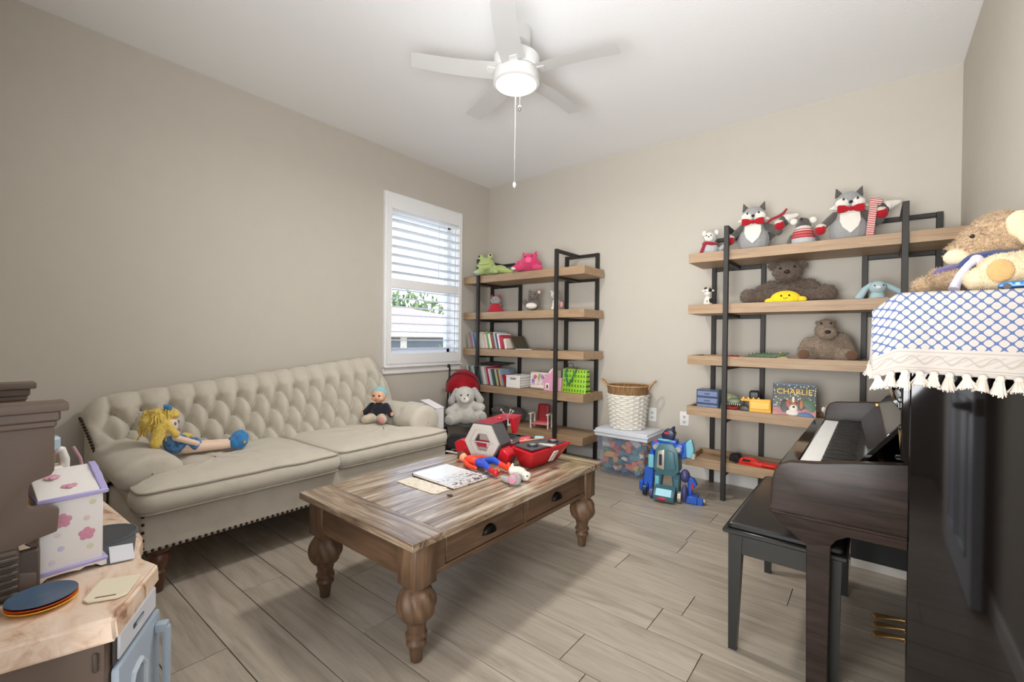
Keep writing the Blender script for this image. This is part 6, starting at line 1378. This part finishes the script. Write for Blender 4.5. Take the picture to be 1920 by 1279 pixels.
gr_ = MB().box(1.93, 1.998, -3.78, -3.63, .55, .652, .006).build('stove_block', M_kd, kt, world=True)
for k in range(6): MB().box(1.996, 2.004, -3.775, -3.632, .560+.0145*k, .568+.0145*k, .002).build('rib', M_kd, gr_, world=True)
# things on the kitchen counter
def plate(z, c, label, dx):
    t = thing('toy_plate', label, 'plate', (2.040+dx, -3.603, z), 0, 'stack of coloured toy plates'); 
    MB().lathe([(.026,0), (.034,.001), (.050,.006), (.0525,.0078), (.052,.0088), (.048,.0078), (.034,.0032), (.01,.0028)], 48).build('dish', plain('plate_%d_%d_%d' % c, c, .3), t)
plate(.5505, (238,186,40), 'yellow toy plate, lowest of the stack on the toy kitchen', .016); plate(.5555, (222,90,52), 'orange-red toy plate in the middle of the stack', .0135); plate(.5605, (72,94,118), 'slate blue toy plate on top of the stack on the toy kitchen', .012)
t = thing('toy_cutting_board', 'small cream toy cutting board on the toy kitchen counter', 'cutting board', (2.092, -3.503, .5505), R(62))
b = MB(); w_, d_, th = .036, .048, .004
b.prism([(-w_, -d_+.012), (-w_+.012, -d_), (w_-.012, -d_), (w_, -d_+.012), (w_, d_-.004), (w_-.004, d_), (-w_+.004, d_), (-w_, d_-.004)], 'z', 0, th, .001); b.build('board', plain('cream_board', (232,222,196), .4), t); MB().box(-.017, .017, -d_+.010, -d_+.015, th-.0005, th+.0004, .0003).build('hand_slot', plain('slot_brown', (128,104,82), .6), t)
t = thing('paper_card', 'white card lying flat beside the toy sink', 'card', (1.910, -3.456, .5530), R(-8)); MB().prism([(-.055,-.022), (.05,-.022), (.055,.022), (-.045,.024)], 'z', 0, .003, .0008).build('card', plain('card_white', (226,228,236), .35), t)
# flowered keepsake box
M_jw = plain('jewel_white', (236,232,228), .35); M_jl = plain('jewel_lilac', (176,168,216), .4)
t = thing('jewelry_box', 'white toy jewelry box with lilac trim and pink painted flowers', 'jewelry box', (1.898, -3.550, .5526), R(3))
XJ, YJ = .05, .052
MB().box(-XJ, XJ, -YJ, YJ, .016, .170, .002).build('carcass', M_jw, t)
b = MB(); pl = [(-YJ-.004, 0), (-YJ-.004, .014), (YJ+.006, .014), (YJ+.006, 0), (YJ-.004, 0), (YJ-.012, .007), (.02, .009), (.012, .004), (.0, .007), (-.02, .008), (-YJ+.012, .007), (-YJ+.004, 0)]
b.prism(pl, 'x', XJ-.006, XJ+.005, .001).prism(pl, 'x', -XJ-.005, -XJ+.006, .001).box(-XJ, XJ, YJ-.004, YJ+.006, .004, .014, .001); b.build('base', M_jw, t); MB().box(-XJ-.006, XJ+.007, -YJ-.005, YJ+.008, .012, .020, .002).build('base_trim', M_jl, t)
MB().box(-XJ-.006, XJ+.007, -YJ-.005, YJ+.009, .168, .178, .002).build('lid_trim', M_jl, t)
lp = [(XJ+.004,.178), (-XJ-.008,.218), (-XJ-.012,.217), (-XJ-.012,.178)]
MB().prism(lp, 'y', -YJ-.003, YJ-.006, .001).build('lid', M_jw, t)
lt = [(XJ+.006,.178), (XJ-.012,.186), (.02,.192), (.0,.204), (-.018,.208), (-.032,.216), (-XJ-.012,.222), (-XJ-.014,.178)]
MB().prism(lt, 'y', YJ-.006, YJ+.008, .0015).build('lid_scroll', M_jl, t)
def flower(y, z, r, c, face='front', n=5, cc=None):
    b = MB()
    for k in range(n):
        a = 2*pi*k/n+.3
        if face == 'front': b.ell((XJ+.0002, y+r*.62*cos(a), z+r*.62*sin(a)), (.0005, r*.5, r*.5), n=10)
        else: b.ell((z+r*.62*sin(a), y+r*.62*cos(a), .199-.40*(z)*1.0), (r*.5, r*.5, .0012), (0, R(21.5), 0), n=10)
    if face == 'front': b.ell((XJ+.0003, y, z), (.0006, r*.4, r*.4), n=10)
    else: b.ell((z, y, .199-.40*z), (r*.4, r*.4, .0014), (0, R(21.5), 0), n=10)
    b.build('painted_flower', plain('fl_%d_%d_%d' % c, c, .45), t)
flower(-.016, .123, .0145, (214,146,170)); flower(.024, .082, .0135, (214,146,170)); flower(.0, .018, .013, (216,150,172), 'lid'); flower(-.022, -.022, .013, (222,164,182), 'lid')
for y, z, c in ((-.036,.145,(206,210,222)), (.034,.152,(212,212,180)), (.024,.118,(228,200,208)), (-.018,.062,(204,206,226)), (.030,.052,(212,216,186)), (-.032,.036,(222,214,222)), (-.024,.094,(224,220,214))):
    b = MB().ell((XJ+.0002, y, z), (.0005,.006,.006), n=12); b.build('painted_dot', plain('fl_%d_%d_%d' % c, c, .45), t)
# toy coffee maker, pink wire handles, red play food
t = thing('toy_coffee_maker', 'white toy coffee maker with a pale blue lid behind the flowered box', 'toy', (1.60, -3.575, .5526))
MB().box(-.045, .045, -.055, .058, 0, .02, .006).build('base', M_wp, t); MB().tube([(0,.045,.01), (0,.052,.10), (0,.054,.19), (0,.048,.215), (0,.02,.225)], [.012,.011,.011,.011,.010], 10).build('frame', M_wp, t); MB().box(-.03, .03, -.05, .05, .16, .176, .006).build('shelf', M_wp, t)
MB().lathe([(.042,.222), (.046,.225), (.046,.25), (.040,.256)], 32).build('lid', plain('pale_blue_lid', (178,200,220), .4), t); MB().lathe([(.03,.022), (.036,.05), (.034,.12), (.022,.155)], 24, (0,-.005,0)).build('jar', plain('amber', (176,140,66), .25), t); MB().lathe([(.032,.178), (.036,.19), (.036,.215)], 24).build('amber_tank', plain('amber2', (190,150,80), .25), t)
t = thing('wire_basket', 'small pink wire basket handle showing behind the flowered box', 'basket', (1.42, -3.520, .5505))
M_pw = plain('pink_wire', (206,160,178), .4)
for y in (.0, .05):
    MB().tube([(-.01, y-.022, .02), (-.01, y-.018, .16), (-.01, y-.005, .185), (-.01, y+.008, .192), (-.01, y+.012, .18), (-.01, y-.004, .17)] if y == 0 else [(.0, y+.02, .02), (.0, y+.005, .15), (.0, y-.012, .19)], .0042, 8).build('wire_handle', M_pw, t)
MB().tube([(-.035,-.03,.02), (.035,-.03,.02), (.035,.065,.02), (-.035,.065,.02)], .004, 8, True).build('wire_base', M_pw, t); MB().box(-.03,.03,-.028,.06,0,.018,.003).build('tray', M_pw, t)
t = thing('toy_food', 'red plastic play food between hutch and flowered box', 'toy food', (1.80, -3.625, .5585)); skin(t, 'food', [('e', (0,0,.012), (.03,.02,.013)), ('e', (.02,.015,.014), (.018,.012,.012))], plain('food_red', (196,84,66), .5), .004)
t = thing('toy_pot', 'dark toy pan on the toy hob behind the red play food', 'toy pan', (1.66, -3.70, .5530)); MB().lathe([(.04,0), (.05,.006), (.054,.03), (.050,.03), (.046,.008), (.01,.004)], 32).build('pan', M_ks, t); MB().tube([(.05,.0,.022), (.09,.01,.026), (.12,.012,.026)], .006, 8).build('pan_handle', M_tk, t)
# ================================================================ let everything rest exactly on what carries it
bpy.context.view_layer.update()
def subtree(o):
    out = [o]
    for c in o.children: out += subtree(c)
    return out
SETTLE = ('soft toy', 'toy', 'doll', 'toy figure', 'toy vehicle', 'book', 'ornament', 'plate', 'toy food', 'basket', 'toy house', 'bag', 'gift bag', 'doll chair', 'organizer', 'jewelry box', 'toy robot', 'toy playset', 'leaflet', 'toy car', 'toy pan', 'cutting board', 'card')
for o in list(COL.objects):
    if o.parent or o.get('category') not in SETTLE: continue
    lo = min((q.matrix_world @ v.co).z for q in subtree(o) if q.type == 'MESH' for v in q.data.vertices)
    o.location.z += o.location.z - lo + .0006
